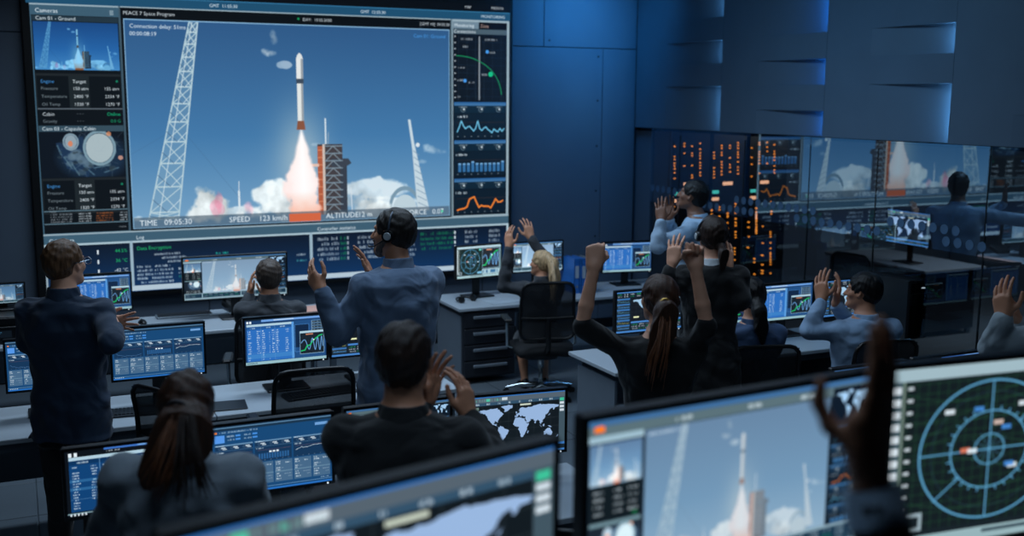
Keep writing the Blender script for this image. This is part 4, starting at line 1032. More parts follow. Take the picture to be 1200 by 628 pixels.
mon_px('dark monitor on the right front desk, seen over the raised hand', (974, 430, 487), (1061, 423.5, 480), 4.38, 'maplist', group='monitors on the right front desk')
mon_px('dark monitor on the right front desk, above the large radar', (1069, 418, 473), (1166, 410, 464), 4.40, 'table', group='monitors on the right front desk')

# monitor behind the glass, turned towards the control room
_m = SCREENS['map']; SCREENS['map'] = screen_mat('screen_map_bright', scr_map(), 1.7)
a = atX(1040, 242.6, 8.58); b_ = atX(1091.7, 249, 8.58); d_ = atX(1036.5, 281.5, 8.58)
t = monitor('world map monitor glowing behind the glass wall', (8.58, (a.y + b_.y) / 2, (a.z + d_.z) / 2 - .01), abs(a.y - b_.y) - .02, (a.z - d_.z) - .02, -math.pi / 2, 'map', .73, group=None)

# the three big blurred monitors of the raised front row
def near(label, TL, TR, zt, ratio, scr):
    p, q = atZ(*TL, zt), atZ(*TR, zt); v = q - p; yaw = math.atan2(v.y, v.x); w = v.length - .024; h = w * ratio
    c = (p + q) / 2; return monitor(label, (c.x, c.y, zt - .012 - h / 2), w, h, yaw, scr, 1.24, group=None)
SCREENS['map'] = screen_mat('screen_map_near', scr_map(), 1.05); SCREENS['mission'] = screen_mat('screen_mission_near', scr_mission_pale(.82, .13), 1.12)
near('large world map monitor at the bottom, nearest the viewer', (185, 627), (654.5, 512.5), 1.83, .50, 'map')
near('large launch monitor with an orange mark in the foreground', (683, 488.5), (1034, 431), 1.83, .50, 'mission')
near('large pale-framed radar monitor at the right edge of the foreground', (1043, 428.5), (1412, 394), 1.83, .46, 'radar')
pf = struct('platform', MB().box((2.0, -.2, .3), (12.0, 4.4, .6)), M_FLOOR)
d0 = desk('high foreground desk carrying the large blurred monitors', -.6, 3.3, 1.5, 2.45, z=1.24, base=.6, group=None)

# ------------------------------------------------------------------ chairs
M_MESH = None
def mesh_cloth():
    m = bpy.data.materials.new('chair_mesh'); m.use_nodes = True; nt = m.node_tree; b = nt.nodes['Principled BSDF']
    b.inputs['Base Color'].default_value = (.012, .013, .016, 1); b.inputs['Roughness'].default_value = .7
    tr = nt.nodes.new('ShaderNodeBsdfTransparent'); mx = nt.nodes.new('ShaderNodeMixShader'); mx.inputs[0].default_value = .62
    tc = nt.nodes.new('ShaderNodeTexCoord'); w = nt.nodes.new('ShaderNodeTexNoise'); w.inputs['Scale'].default_value = 3; nt.links.new(tc.outputs['Object'], w.inputs['Vector'])
    mr = nt.nodes.new('ShaderNodeMapRange'); mr.inputs['To Min'].default_value = .82; mr.inputs['To Max'].default_value = .97; nt.links.new(w.outputs['Fac'], mr.inputs[0]); nt.links.new(mr.outputs[0], mx.inputs[0])
    nt.links.new(tr.outputs[0], mx.inputs[1]); nt.links.new(b.outputs[0], mx.inputs[2]); nt.links.new(mx.outputs[0], nt.nodes['Material Output'].inputs[0]); return m
M_MESH = mesh_cloth()
M_SEAT = mat('black_chair_fabric', (20, 22, 25), .85, var=.15, scale=40, bump=.3, bscale=300)
M_CHROME = mat('chrome', (190, 200, 205), .15, metal=1)


def make_chair():
    """office chair facing +Y, origin on the floor"""
    t = thing('office_chair', 'black office chair', 'chair')
    s = MB(); n = 9
    vs = []; 
    for j in range(n):
        for i in range(n):
            u, v = i / (n - 1) * 2 - 1, j / (n - 1) * 2 - 1; k = (1 - .12 * abs(v) ** 3)
            vs.append((u * .245 * k, v * .235 * (1 - .1 * abs(u) ** 3), .485 - .02 * (u * u + v * v) ** 1.2 - (.03 if v > .8 else 0)))
    m = len(vs); vs += [(x, y, z - .065 + .015 * (abs(x) > .2)) for x, y, z in vs]
    fs = []
    for j in range(n - 1):
        for i in range(n - 1):
            a = j * n + i; fs.append([a, a + 1, a + n + 1, a + n]); fs.append([m + a, m + a + n, m + a + n + 1, m + a + 1])
    ring = [i for i in range(n)] + [j * n + n - 1 for j in range(1, n)] + [(n - 1) * n + i for i in range(n - 2, -1, -1)] + [j * n for j in range(n - 2, 0, -1)]
    for a, b in zip(ring, ring[1:] + ring[:1]): fs.append([a, m + a, m + b, b])
    s.add(vs, fs, True).build('seat', M_SEAT, t)
    # back frame: rounded rectangle tube bowed backwards
    def bk(u, v):   # u -1..1, v 0..1
        w = .225 - .015 * v; return Vector((u * w, -.235 - .05 * v - .03 * (1 - u * u) * -1 * .6 + .035 * math.sin(v * 2.6), .54 + v * .46))
    pts = []; R = .22
    for k in range(44):
        a = 2 * math.pi * k / 44; cx, cy = math.cos(a), math.sin(a)
        u = max(-1, min(1, cx * 1.28)); v = max(0, min(1, .5 + cy * .64)); pts.append(bk(u, v))
    pts.append(pts[0]); MB().tube(pts, .013, 8, caps=False).build('back_frame', M_BLK, t)
    g = []; N = 10
    for j in range(N):
        for i in range(N): g.append(bk(-.97 + 1.94 * i / (N - 1), .02 + .96 * j / (N - 1)))
    MB().add(g, [[j * N + i, j * N + i + 1, (j + 1) * N + i + 1, (j + 1) * N + i] for j in range(N - 1) for i in range(N - 1)], True).build('back_mesh', M_MESH, t)
    MB().tube([bk(-1, .38), bk(0, .36) + Vector((0, -.012, 0)), bk(1, .38)], .014, 8).build('lumbar_bar', M_BLK, t)
    MB().tube([(0, -.06, .42), (0, -.22, .42), (0, -.285, .50), (0, -.275, .72)], [.022, .024, .022, .016], 8).build('back_post', M_BLK, t)
    for sx in (-1, 1):
        MB().tube([(sx * .22, -.02, .43), (sx * .285, -.02, .45), (sx * .29, -.02, .66)], .013, 8).build('arm_post', M_CHROME, t)
        MB().box((sx * .29, .0, .675), (.065, .24, .03), bev=.012).build('armrest', M_BLK, t)
    MB().tube([(0, 0, .43), (0, 0, .25), (0, 0, .249), (0, 0, .09)], [.028, .028, .018, .018], 10).build('gas_column', M_CHROME, t)
    for k in range(5):
        a = 2 * math.pi * k / 5 + .3; cx, cy = math.cos(a), math.sin(a)
        MB().tube([(0, 0, .105), (cx * .16, cy * .16, .10), (cx * .29, cy * .29, .07)], [.028, .02, .013], 8).build('base_arm', M_CHROME, t)
        c = MB().tube([(cx * .29 - cy * .014, cy * .29 + cx * .014, .028), (cx * .29 - cy * .028, cy * .29 + cx * .028, .028)], .028, 12)
        c.tube([(cx * .29 + cy * .014, cy * .29 - cx * .014, .028), (cx * .29 + cy * .028, cy * .29 - cx * .028, .028)], .028, 12).build('caster', M_BLK, t)
    MB().tube([(0, 0, .12), (0, 0, .07)], .04, 10).build('hub', M_BLK, t)
    return t


chair0 = make_chair(); index_kids(); _first = [True]
def chair(label, x, y, rz, sc=1.0):
    o = chair0 if _first[0] else copy_tree(chair0); _first[0] = False
    o.location = (x, y, 0); o.rotation_euler = (0, 0, rz); o['label'] = label; o['group'] = 'black office chairs'; return o
p = atD(374, 455, 5.75); chair('empty mesh-backed chair between the two dashboard rows', p.x, p.y + .28, math.radians(-4))
p = atD(238, 465, 5.45); chair('empty black chair behind the head of the brown-haired woman', p.x, p.y + .1, math.radians(-62))
p = atD(652, 600, 3.75); chair('black chair in the gap between the two large foreground monitors', p.x, p.y + .15, math.radians(-30))
p = atX(1016, 310, 7.4); chair('dark empty chair behind the glass wall', p.x, p.y, math.radians(-80))

# ------------------------------------------------------------------ small things on the desks
M_KEY = mat('dark_keycaps', (26, 29, 34), .5); M_KB = mat('keyboard_body', (44, 50, 58), .4)
def keyboard(label, c, rz, light=False):
    t = thing('keyboard', label, 'keyboard', (c.x, c.y, c.z), rz, 'desk keyboards')
    MB().box((0, 0, .008), (.44, .14, .014), bev=.004).build('body', mat('pale_keyboard', (120, 134, 146), .4) if light else M_KB, t)
    k = MB()
    for r in range(5):
        for i in range(20): k.box((-.2 + i * .021, -.052 + r * .025, .018), (.0165, .019, .007))
    k.build('keys', M_KEY, t)['kind'] = 'stuff'
    return t
keyboard('keyboard on the second desk by the standing man\'s jacket hem', atZ(148, 485, DZ), math.radians(-6))
keyboard('pale keyboard in front of the wide launch monitor on the rear desk', atZ(216, 370, DZ), math.radians(0), True)
keyboard('keyboard seen through the mesh chair back', atZ(375, 462, DZ), math.radians(6))
def mouse(label, c, rz):
    t = thing('mouse', label, 'mouse', (c.x, c.y, c.z), rz, 'computer mice')
    vs = []; fs = []; n = 12; m = 6
    for j in range(m + 1):
        ph = j / m * math.pi / 2
        for i in range(n):
            a = 2 * math.pi * i / n; vs.append((.032 * math.cos(a) * math.cos(ph), .055 * math.sin(a) * math.cos(ph), .034 * math.sin(ph)))
    for j in range(m):
        for i in range(n): fs.append([j * n + i, j * n + (i + 1) % n, (j + 1) * n + (i + 1) % n, (j + 1) * n + i])
    MB().add(vs, fs, True).build('shell', M_BLK, t); MB().box((0, .028, .031), (.007, .018, .006), bev=.002).build('wheel', M_KB, t)
mouse('black mouse on the rear desk left of the pale keyboard', atZ(167, 379, DZ), .2)
mouse('black mouse on the second desk, right of the keyboard', atZ(197, 481, DZ), .1)
t = thing('mouse_pad', 'dark mouse pad on the second desk beside the brown-haired woman', 'mouse pad', tuple(atZ(266, 476, DZ)), -.1)
MB().box((0, 0, .004), (.22, .19, .006), bev=.002).build('pad', M_BLK, t)
# open notebook and phone by the wide monitor
p = atZ(276, 362, DZ + .01); t = thing('desk_phone', 'black desk phone beside the pale keyboard', 'phone', tuple(p), .3)
MB().box((0, 0, .03), (.17, .18, .05), Matrix.Rotation(math.radians(12), 3, 'X'), bev=.01).build('body', M_BLK, t)
MB().tube([(-.06, -.08, .07), (-.06, -.05, .085), (-.06, .05, .095), (-.06, .08, .08)], [.02, .013, .013, .02], 8).build('handset', M_BLK2, t)
p = atZ(254, 367, DZ); t = thing('notebook', 'pale open notebook lying on the rear desk', 'notebook', tuple(p), .1)
MB().box((0, 0, .006), (.16, .2, .012), bev=.002).build('pages', mat('paper', (176, 188, 198), .7), t)
# headphones and paper on the drawer desk
p = atZ(546, 353.5, DZ)
t = thing('headphones', 'black headphones lying on the desk with drawers', 'headphones', tuple(p), .4)
MB().tube([(.085 * math.cos(a), .085 * math.sin(a), .018 + .008 * math.sin(a)) for a in np.linspace(-.3, math.pi + .3, 16)], .008, 8).build('headband', M_BLK, t)
for sx in (-1, 1): MB().tube([(sx * .085, -.02, .028), (sx * .06, -.02, .028)], .03, 12).build('ear_cup', M_BLK, t)
p = atZ(588, 353, DZ); t = thing('paper_sheet', 'white paper sheet on the desk with drawers', 'paper', tuple(p), .15)
MB().box((0, 0, .002), (.30, .21, .003)).build('sheet', mat('paper', (176, 188, 198), .7), t)
# binders
M_BBLUE = mat('blue_binder_card', (40, 110, 190), .45); M_BGREY = mat('grey_binder_card', (110, 122, 134), .5)
def binder(label, px, m, w=.085, rz=0, h=.32, py=341):
    p = atZ(px, py, DZ); t = thing('binder', label, 'binder', tuple(p), rz, 'binders on the rear desk')
    b = MB().box((-w / 2 + .002, 0, h / 2), (.004, .28, h)).box((w / 2 - .002, 0, h / 2), (.004, .28, h)).box((0, -.138, h / 2), (w, .004, h)); b.build('cover', m, t)
    MB().box((0, 0, h / 2 - .005), (w - .02, .24, h - .03)).build('pages', mat('paper', (176, 188, 198), .7), t)
    MB().box((0, -.142, h * .62), (w * .6, .003, h * .35)).build('spine_label', mat('paper', (176, 188, 198), .7), t)
    MB().tube([(0, -.1405, h * .2), (0, -.1435, h * .2)], .012, 12).build('finger_ring', M_HAND, t)
binder('blue binder standing on the rear desk, left one of the pair', 667.5, M_BBLUE, .056)
binder('blue binder standing on the rear desk, right next to the grey one', 675.5, M_BBLUE, .056)
binder('grey binder at the right end of the upright binders', 684.5, M_BGREY, .056)
p = atZ(58, 352, DZ)
binder('blue binder on the rear desk, glimpsed left of the standing man', 57, M_BBLUE, .07, py=352)
t = thing('folder', 'salmon pink folder lying at the right end of the rear left desk', 'folder', (A_R - .15, 8.57, DZ))
MB().box((0, 0, .004), (.26, .58, .007), bev=.002).build('cover', mat('salmon_card', (250, 186, 166), .6), t)
# black equipment box under the far left monitor
p = atZ(-8, 392, DZ); t = thing('equipment_case', 'black rack-mounted equipment box at the left edge with a small lit readout', 'equipment', (p.x, 8.5, DZ))
MB().box((0, 0, .10), (.62, .34, .20), bev=.005).build('case', M_BLK, t)
MB().box((0, -.175, .07), (.60, .012, .115), bev=.003).build('drawer_front', M_BLK2, t); MB().box((0, -.175, .165), (.60, .012, .05), bev=.003).build('top_panel', M_BLK2, t)
ph = screen_mat('readout', scr_phone(), 1); me = bpy.data.meshes.new('readout'); me.from_pydata([(.02, -.183, .05), (.13, -.183, .05), (.13, -.183, .10), (.02, -.183, .10)], [], [[0, 1, 2, 3]]); uv = me.uv_layers.new()
for i, q in enumerate(((0, 0), (1, 0), (1, 1), (0, 1))): uv.data[i].uv = q
link_mesh('readout', me, ph, t)
for k in range(3): MB().box((.22 + .02 * k, -.184, .075), (.007, .004, .007)).build('pilot_light', M_AMB, t)
# black computer tower on the third desk
p = atZ(1049, 391, DZ); t = thing('computer_tower', 'black computer tower on the desk by the glass wall', 'computer', (p.x, p.y, DZ), math.radians(0))
hz = p.z; top = atY(1049, 327, p.y - .1).z - DZ
MB().box((0, 0, top / 2), (.19, .40, top), bev=.008).build('case', M_BLK, t)
MB().box((0, -.203, top / 2), (.17, .01, top - .03), bev=.004).build('front_panel', M_BLK2, t); MB().box((.04, -.21, top - .06), (.03, .006, .006)).build('power_light', emit('white_led', (220, 235, 245), 1.2), t)
for k in range(2): MB().box((0, -.21, top - .12 - .05 * k), (.15, .006, .04), bev=.002).build('drive_bay', M_BLK, t)
# ------------------------------------------------------------------ figures: distance fields blended smoothly, then meshed as one skin
class Field:
    def __init__(s, lo, hi, v):
        s.v = v; s.lo = np.array(lo, np.float32); n = np.ceil((np.array(hi) - np.array(lo)) / v).astype(int) + 2
        s.n = n; s.F = np.full(n, .2, np.float32)
        s.ax = [s.lo[i] + v * np.arange(n[i], dtype=np.float32) for i in range(3)]
    def win(s, lo, hi):
        a = np.maximum(0, np.floor((np.array(lo) - s.lo) / s.v).astype(int)); b = np.minimum(s.n, np.ceil((np.array(hi) - s.lo) / s.v).astype(int) + 1)
        if (b <= a).any(): return None, None
        sl = tuple(slice(a[i], b[i]) for i in range(3))
        X = s.ax[0][sl[0]][:, None, None]; Y = s.ax[1][sl[1]][None, :, None]; Z = s.ax[2][sl[2]][None, None, :]
        return sl, (X, Y, Z)
    def comb(s, sl, d, k, op='u'):
        f = s.F[sl]
        if op == 'u':
            h = np.maximum(k - np.abs(f - d), 0) / max(k, 1e-6); s.F[sl] = np.minimum(f, d) - h * h * k * .25
        else:
            d = -d; h = np.maximum(k - np.abs(f - d), 0) / max(k, 1e-6); s.F[sl] = np.maximum(f, d) + h * h * k * .25
    def cone(s, a, b, ra, rb, k=.02, op='u'):
        a = np.array(a, np.float32); b = np.array(b, np.float32); m = max(ra, rb) + k + 2 * s.v
        sl, P = s.win(np.minimum(a, b) - m, np.maximum(a, b) + m)
        if sl is None: return s
        d = b - a; L = float(d @ d) + 1e-9
        px, py, pz = P[0] - a[0], P[1] - a[1], P[2] - a[2]
        t = np.clip((px * d[0] + py * d[1] + pz * d[2]) / L, 0, 1)
        q = np.sqrt((px - t * d[0]) ** 2 + (py - t * d[1]) ** 2 + (pz - t * d[2]) ** 2) - (ra + (rb - ra) * t)
        s.comb(sl, q, k, op); return s
    def chain(s, pts, rs, k=.01):
        for i in range(len(pts) - 1): s.cone(pts[i], pts[i + 1], rs[i], rs[i + 1], k)
        return s
    def ell(s, c, r, M, k=.02, op='u'):
        """ellipsoid; c and r in the frame M (4x4 to person space)"""
        cw = np.array(M @ Vector(c), np.float32); R = np.array(M.to_3x3().normalized(), np.float32); sc = M.to_scale()[0]; r = np.array(r, np.float32) * sc
        m = float(r.max()) + k + 2 * s.v; sl, P = s.win(cw - m, cw + m)
        if sl is None: return s
        p = [P[i] - cw[i] for i in range(3)]
        q = [(p[0] * R[0, j] + p[1] * R[1, j] + p[2] * R[2, j]) / r[j] for j in range(3)]
        k0 = np.sqrt(q[0] ** 2 + q[1] ** 2 + q[2] ** 2) + 1e-6
        k1 = np.sqrt((q[0] / r[0]) ** 2 + (q[1] / r[1]) ** 2 + (q[2] / r[2]) ** 2) + 1e-6
        s.comb(sl, k0 * (k0 - 1) / k1, k, op); return s
    def loft(s, secs, M, k=.02, e=2.4, op='u', cap=.01):
        """secs: (z, rx, ry, cy) rising in the frame M"""
        z = [q[0] for q in secs]; R = np.array(M.to_3x3().normalized(), np.float32); o = np.array(M.translation, np.float32); sc = M.to_scale()[0]
        m = max(max(q[1], q[2]) for q in secs) * sc + .05; A = np.array(M @ Vector((0, 0, z[0]))); B = np.array(M @ Vector((0, 0, z[-1])))
        sl, P = s.win(np.minimum(A, B) - m, np.maximum(A, B) + m)
        if sl is None: return s
        p = [P[i] - o[i] for i in range(3)]; L = [(p[0] * R[0, j] + p[1] * R[1, j] + p[2] * R[2, j]) / sc for j in range(3)]
        rx = np.interp(L[2], z, [q[1] for q in secs]); ry = np.interp(L[2], z, [q[2] for q in secs]); cy = np.interp(L[2], z, [q[3] for q in secs])
        g = (np.abs(L[0] / rx) ** e + np.abs((L[1] - cy) / ry) ** e) ** (1 / e)
        d = (g - 1) * np.minimum(rx, ry); d = np.maximum(d, np.maximum(z[0] - L[2], L[2] - z[-1])) * sc
        s.comb(sl, d.astype(np.float32), k, op); return s
    def plane(s, p, n, k=.0):
        """keep the side the normal points away from"""
        n = Vector(n).normalized(); d = (s.ax[0][:, None, None] - p[0]) * n.x + (s.ax[1][None, :, None] - p[1]) * n.y + (s.ax[2][None, None, :] - p[2]) * n.z
        s.F = np.maximum(s.F, d.astype(np.float32)); return s
    def wrinkle(s, amp, fr=1.0, seed=0.):
        X = s.ax[0][:, None, None] * fr; Y = s.ax[1][None, :, None] * fr; Z = s.ax[2][None, None, :] * fr
        n = np.sin(27 * Z + 5 * np.sin(9 * X + seed) + 4 * np.sin(11 * Y + seed * 2)) * np.sin(13 * X + 9 * Y + 3 * np.sin(12 * Z + seed)) + .5 * np.sin(46 * Z + 21 * X + 4 * np.sin(15 * Y + seed)) * np.sin(17 * Y - 15 * X + seed)
        s.F += (amp * n).astype(np.float32); return s
    def strands(s, amp, M, seed=0.):
        """fine ridges running down from the crown"""
        R = np.array(M.to_3x3().normalized(), np.float32); o = np.array(M.translation, np.float32)
        p = [s.ax[0][:, None, None] - o[0], s.ax[1][None, :, None] - o[1], s.ax[2][None, None, :] - o[2]]
        L = [(p[0] * R[0, j] + p[1] * R[1, j] + p[2] * R[2, j]) for j in range(3)]
        a = np.arctan2(L[0], L[1] + .02)
        s.F += (amp * (np.sin(a * 23 + 30 * L[2] + seed) + .7 * np.sin(a * 41 - 50 * L[2] + seed * 3))).astype(np.float32); return s
    def mesh(s, name):
        F = s.F; F[0] = F[-1] = .1; F[:, 0] = F[:, -1] = .1; F[:, :, 0] = F[:, :, -1] = .1
        I = F < 0; c = np.zeros(tuple(q - 1 for q in F.shape), np.uint8)
        for i in (0, 1):
            for j in (0, 1):
                for k in (0, 1): c += I[i:I.shape[0] - 1 + i, j:I.shape[1] - 1 + j, k:I.shape[2] - 1 + k]
        act = (c > 0) & (c < 8); ii, jj, kk = np.nonzero(act); N = len(ii)
        me = bpy.data.meshes.new(name)
        if N == 0: return me
        idx = np.full(act.shape, -1, np.int32); idx[ii, jj, kk] = np.arange(N)
        val = np.stack([F[ii + i, jj + j, kk + k] for i in (0, 1) for j in (0, 1) for k in (0, 1)], 1)
        cor = np.array([(i, j, k) for i in (0, 1) for j in (0, 1) for k in (0, 1)], np.float32)
        acc = np.zeros((N, 3), np.float32); cnt = np.zeros(N, np.float32)
        for a in range(8):
            for b in range(a + 1, 8):
                if abs(cor[a] - cor[b]).sum() != 1: continue
                m = (val[:, a] < 0) != (val[:, b] < 0); t = val[:, a] / (val[:, a] - val[:, b] + 1e-12)
                acc[m] += (cor[a] + (cor[b] - cor[a]) * t[:, None])[m]; cnt[m] += 1
        co = (np.stack([ii, jj, kk], 1) + acc / cnt[:, None]) * s.v + s.lo
        quads = []
        for ax in range(3):
            sl0 = [slice(None)] * 3; sl1 = [slice(None)] * 3; sl0[ax] = slice(0, -1); sl1[ax] = slice(1, None)
            e = I[tuple(sl0)] != I[tuple(sl1)]; a, b, d = np.nonzero(e); g = [a, b, d]; u, w = (ax + 1) % 3, (ax + 2) % 3
            ok = (g[u] > 0) & (g[w] > 0) & (g[u] < act.shape[u]) & (g[w] < act.shape[w]) & (g[ax] < act.shape[ax]); g = [q[ok] for q in g]
            def cell(du, dw):
                h = [q.copy() for q in g]; h[u] = h[u] - du; h[w] = h[w] - dw; return idx[h[0], h[1], h[2]]
            Q = np.stack([cell(1, 1), cell(0, 1), cell(0, 0), cell(1, 0)], 1); flip = ~I[g[0], g[1], g[2]]
            Q[flip] = Q[flip][:, ::-1]; quads.append(Q)
        Q = np.concatenate(quads); Q = Q[(Q >= 0).all(1)]
        me.vertices.add(N); me.vertices.foreach_set('co', co.astype(np.float32).ravel())
        me.loops.add(Q.size); me.loops.foreach_set('vertex_index', Q.ravel().astype(np.int32))
        me.polygons.add(len(Q)); me.polygons.foreach_set('loop_start', np.arange(0, Q.size, 4, dtype=np.int32)); me.polygons.foreach_set('loop_total', np.full(len(Q), 4, np.int32))
        me.polygons.foreach_set('use_smooth', np.ones(len(Q), bool)); me.update(calc_edges=True); return me


def solve_arm(S, W, L1, L2, pole):
    S, W, pole = Vector(S), Vector(W), Vector(pole); d = W - S; L = d.length
    if L > (L1 + L2) * .985: f = L / ((L1 + L2) * .985); L1 *= f; L2 *= f
    a = max(-1, min(1, (L1 * L1 + L * L - L2 * L2) / (2 * L1 * L))); dn = d.normalized(); p = (pole - dn * pole.dot(dn)).normalized()
    return S + dn * (L1 * a) + p * (L1 * math.sqrt(max(0, 1 - a * a)))


def add_hand(S, w, f, n, thumb, curl=(.25, .3, .2), spread=.10, sc=1.0, thumb_out=.8, fist=False, thumb_n=.25):
    """w wrist, f finger direction, n palm normal, thumb the side the thumb is on"""
    w, f, n = Vector(w), Vector(f).normalized(), Vector(n); n = (n - f * n.dot(f)).normalized(); t = Vector(thumb); t = (t - f * t.dot(f) - n * t.dot(n)).normalized()
    lens = ((.044, .026, .021), (.049, .030, .022), (.045, .028, .021), (.035, .021, .018)); off = (.030, .010, -.0105, -.030); fw = (.090, .094, .090, .081); rad = (.0092, .0094, .0090, .0080)
    for i in range(4):
        kn = w + (f * fw[i] + t * off[i]) * sc
        S.cone(w + t * off[i] * .55 * sc + f * .01 * sc, kn, .0165 * sc, .0118 * sc, .016)
    S.cone(w + (f * .015 + t * .012 + n * .006) * sc, w + (f * .058 + t * .030 + n * .010) * sc, .016 * sc, .015 * sc, .014)
    S.cone(w + (f * .02 - t * .018 + n * .005) * sc, w + (f * .06 - t * .024 + n * .006) * sc, .014 * sc, .012 * sc, .014)
    for i in range(4):
        d = (f + t * spread * (1.5 - i) * .9).normalized(); p = w + (f * fw[i] + t * off[i]) * sc; a = 0
        for j in range(3):
            a += curl[j] * (1 + .12 * i); q = p + (d * math.cos(a) + n * math.sin(a)) * lens[i][j] * sc
            r0, r1 = rad[i] * sc * (1 - .09 * j), rad[i] * sc * (.93 - .09 * j)
            S.cone(p, q, r0, r1, .003); p = q
    p = w + (f * .026 + t * .026 + n * .006) * sc
    if fist: dirs = [(f * .6 + t * .55 + n * .6), (f * .5 - t * .15 + n * .75), (f * .1 - t * .9 + n * .35)]
    else: dirs = [(f * .62 + t * thumb_out + n * thumb_n), (f * .9 + t * thumb_out * .55 + n * thumb_n * .5), (f * 1.0 + t * thumb_out * .3)]
    for j, (L, r) in enumerate(((.044, .0125), (.033, .0108), (.026, .0095))):
        q = p + dirs[j].normalized() * L * sc; S.cone(p, q, r * sc, r * .88 * sc, .006 if j else .012); p = q


M_LIP = None
SKIN = {'light': mat('skin_light', (226, 168, 138), .48, var=.08, scale=14, bump=.12, bscale=180), 'tan': mat('skin_tan', (206, 146, 114), .48, var=.08, scale=14, bump=.12, bscale=180), 'dark': mat('skin_dark', (132, 90, 70), .45, var=.08, scale=14, bump=.12, bscale=180), 'olive': mat('skin_olive', (192, 134, 104), .48, var=.08, scale=14, bump=.12, bscale=180)}
M_EYE = mat('eye_white', (128, 122, 118), .35); M_IRIS = mat('eye_iris_dark', (30, 22, 18), .15)


def mat_hair(name, rgb, rough=.42):
    if name in MATS: return MATS[name]
    m = mat(name, rgb, rough, var=.42, scale=6, bump=.5, bscale=60, stretch=(14, 14, 2)); m.node_tree.nodes['Principled BSDF'].inputs['Specular IOR Level'].default_value = .35
    return m


def cloth(name, rgb, rough=.85, sheen=.15):
    if name in MATS: return MATS[name]
    m = mat(name, rgb, rough, var=.10, scale=10, bump=.25, bscale=260, sheen=sheen); nt = m.node_tree; b = nt.nodes['Principled BSDF']
    old = b.inputs['Normal'].links[0].from_node; tc = nt.nodes.new('ShaderNodeTexCoord')     # soft creases
    n = nt.nodes.new('ShaderNodeTexNoise'); n.inputs['Scale'].default_value = 6; n.inputs['Detail'].default_value = 1.5; n.inputs['Distortion'].default_value = .8
    nt.links.new(tc.outputs['Object'], n.inputs['Vector'])
    w = n
    bp = nt.nodes.new('ShaderNodeBump'); bp.inputs['Strength'].default_value = .6; bp.inputs['Distance'].default_value = .09
    nt.links.new(w.outputs[0], bp.inputs['Height']); nt.links.new(bp.outputs[0], old.inputs['Normal'])
    return m


def build_tube(name, pts, r, m, parent, n=8): return MB().tube(pts, r, n).build(name, m, parent)


MALE_SEC = [(-.14, .180, .128, .0), (0, .178, .125, .0), (.14, .158, .112, .0), (.28, .176, .120, .0), (.40, .192, .122, -.008), (.485, .180, .105, -.012), (.535, .120, .082, -.015), (.575, .066, .064, -.012)]
FEM_SEC = [(-.14, .178, .125, .0), (0, .172, .122, .0), (.15, .134, .100, .0), (.28, .150, .112, .01), (.40, .166, .112, .0), (.48, .158, .094, -.012), (.53, .105, .074, -.015), (.57, .055, .055, -.012)]


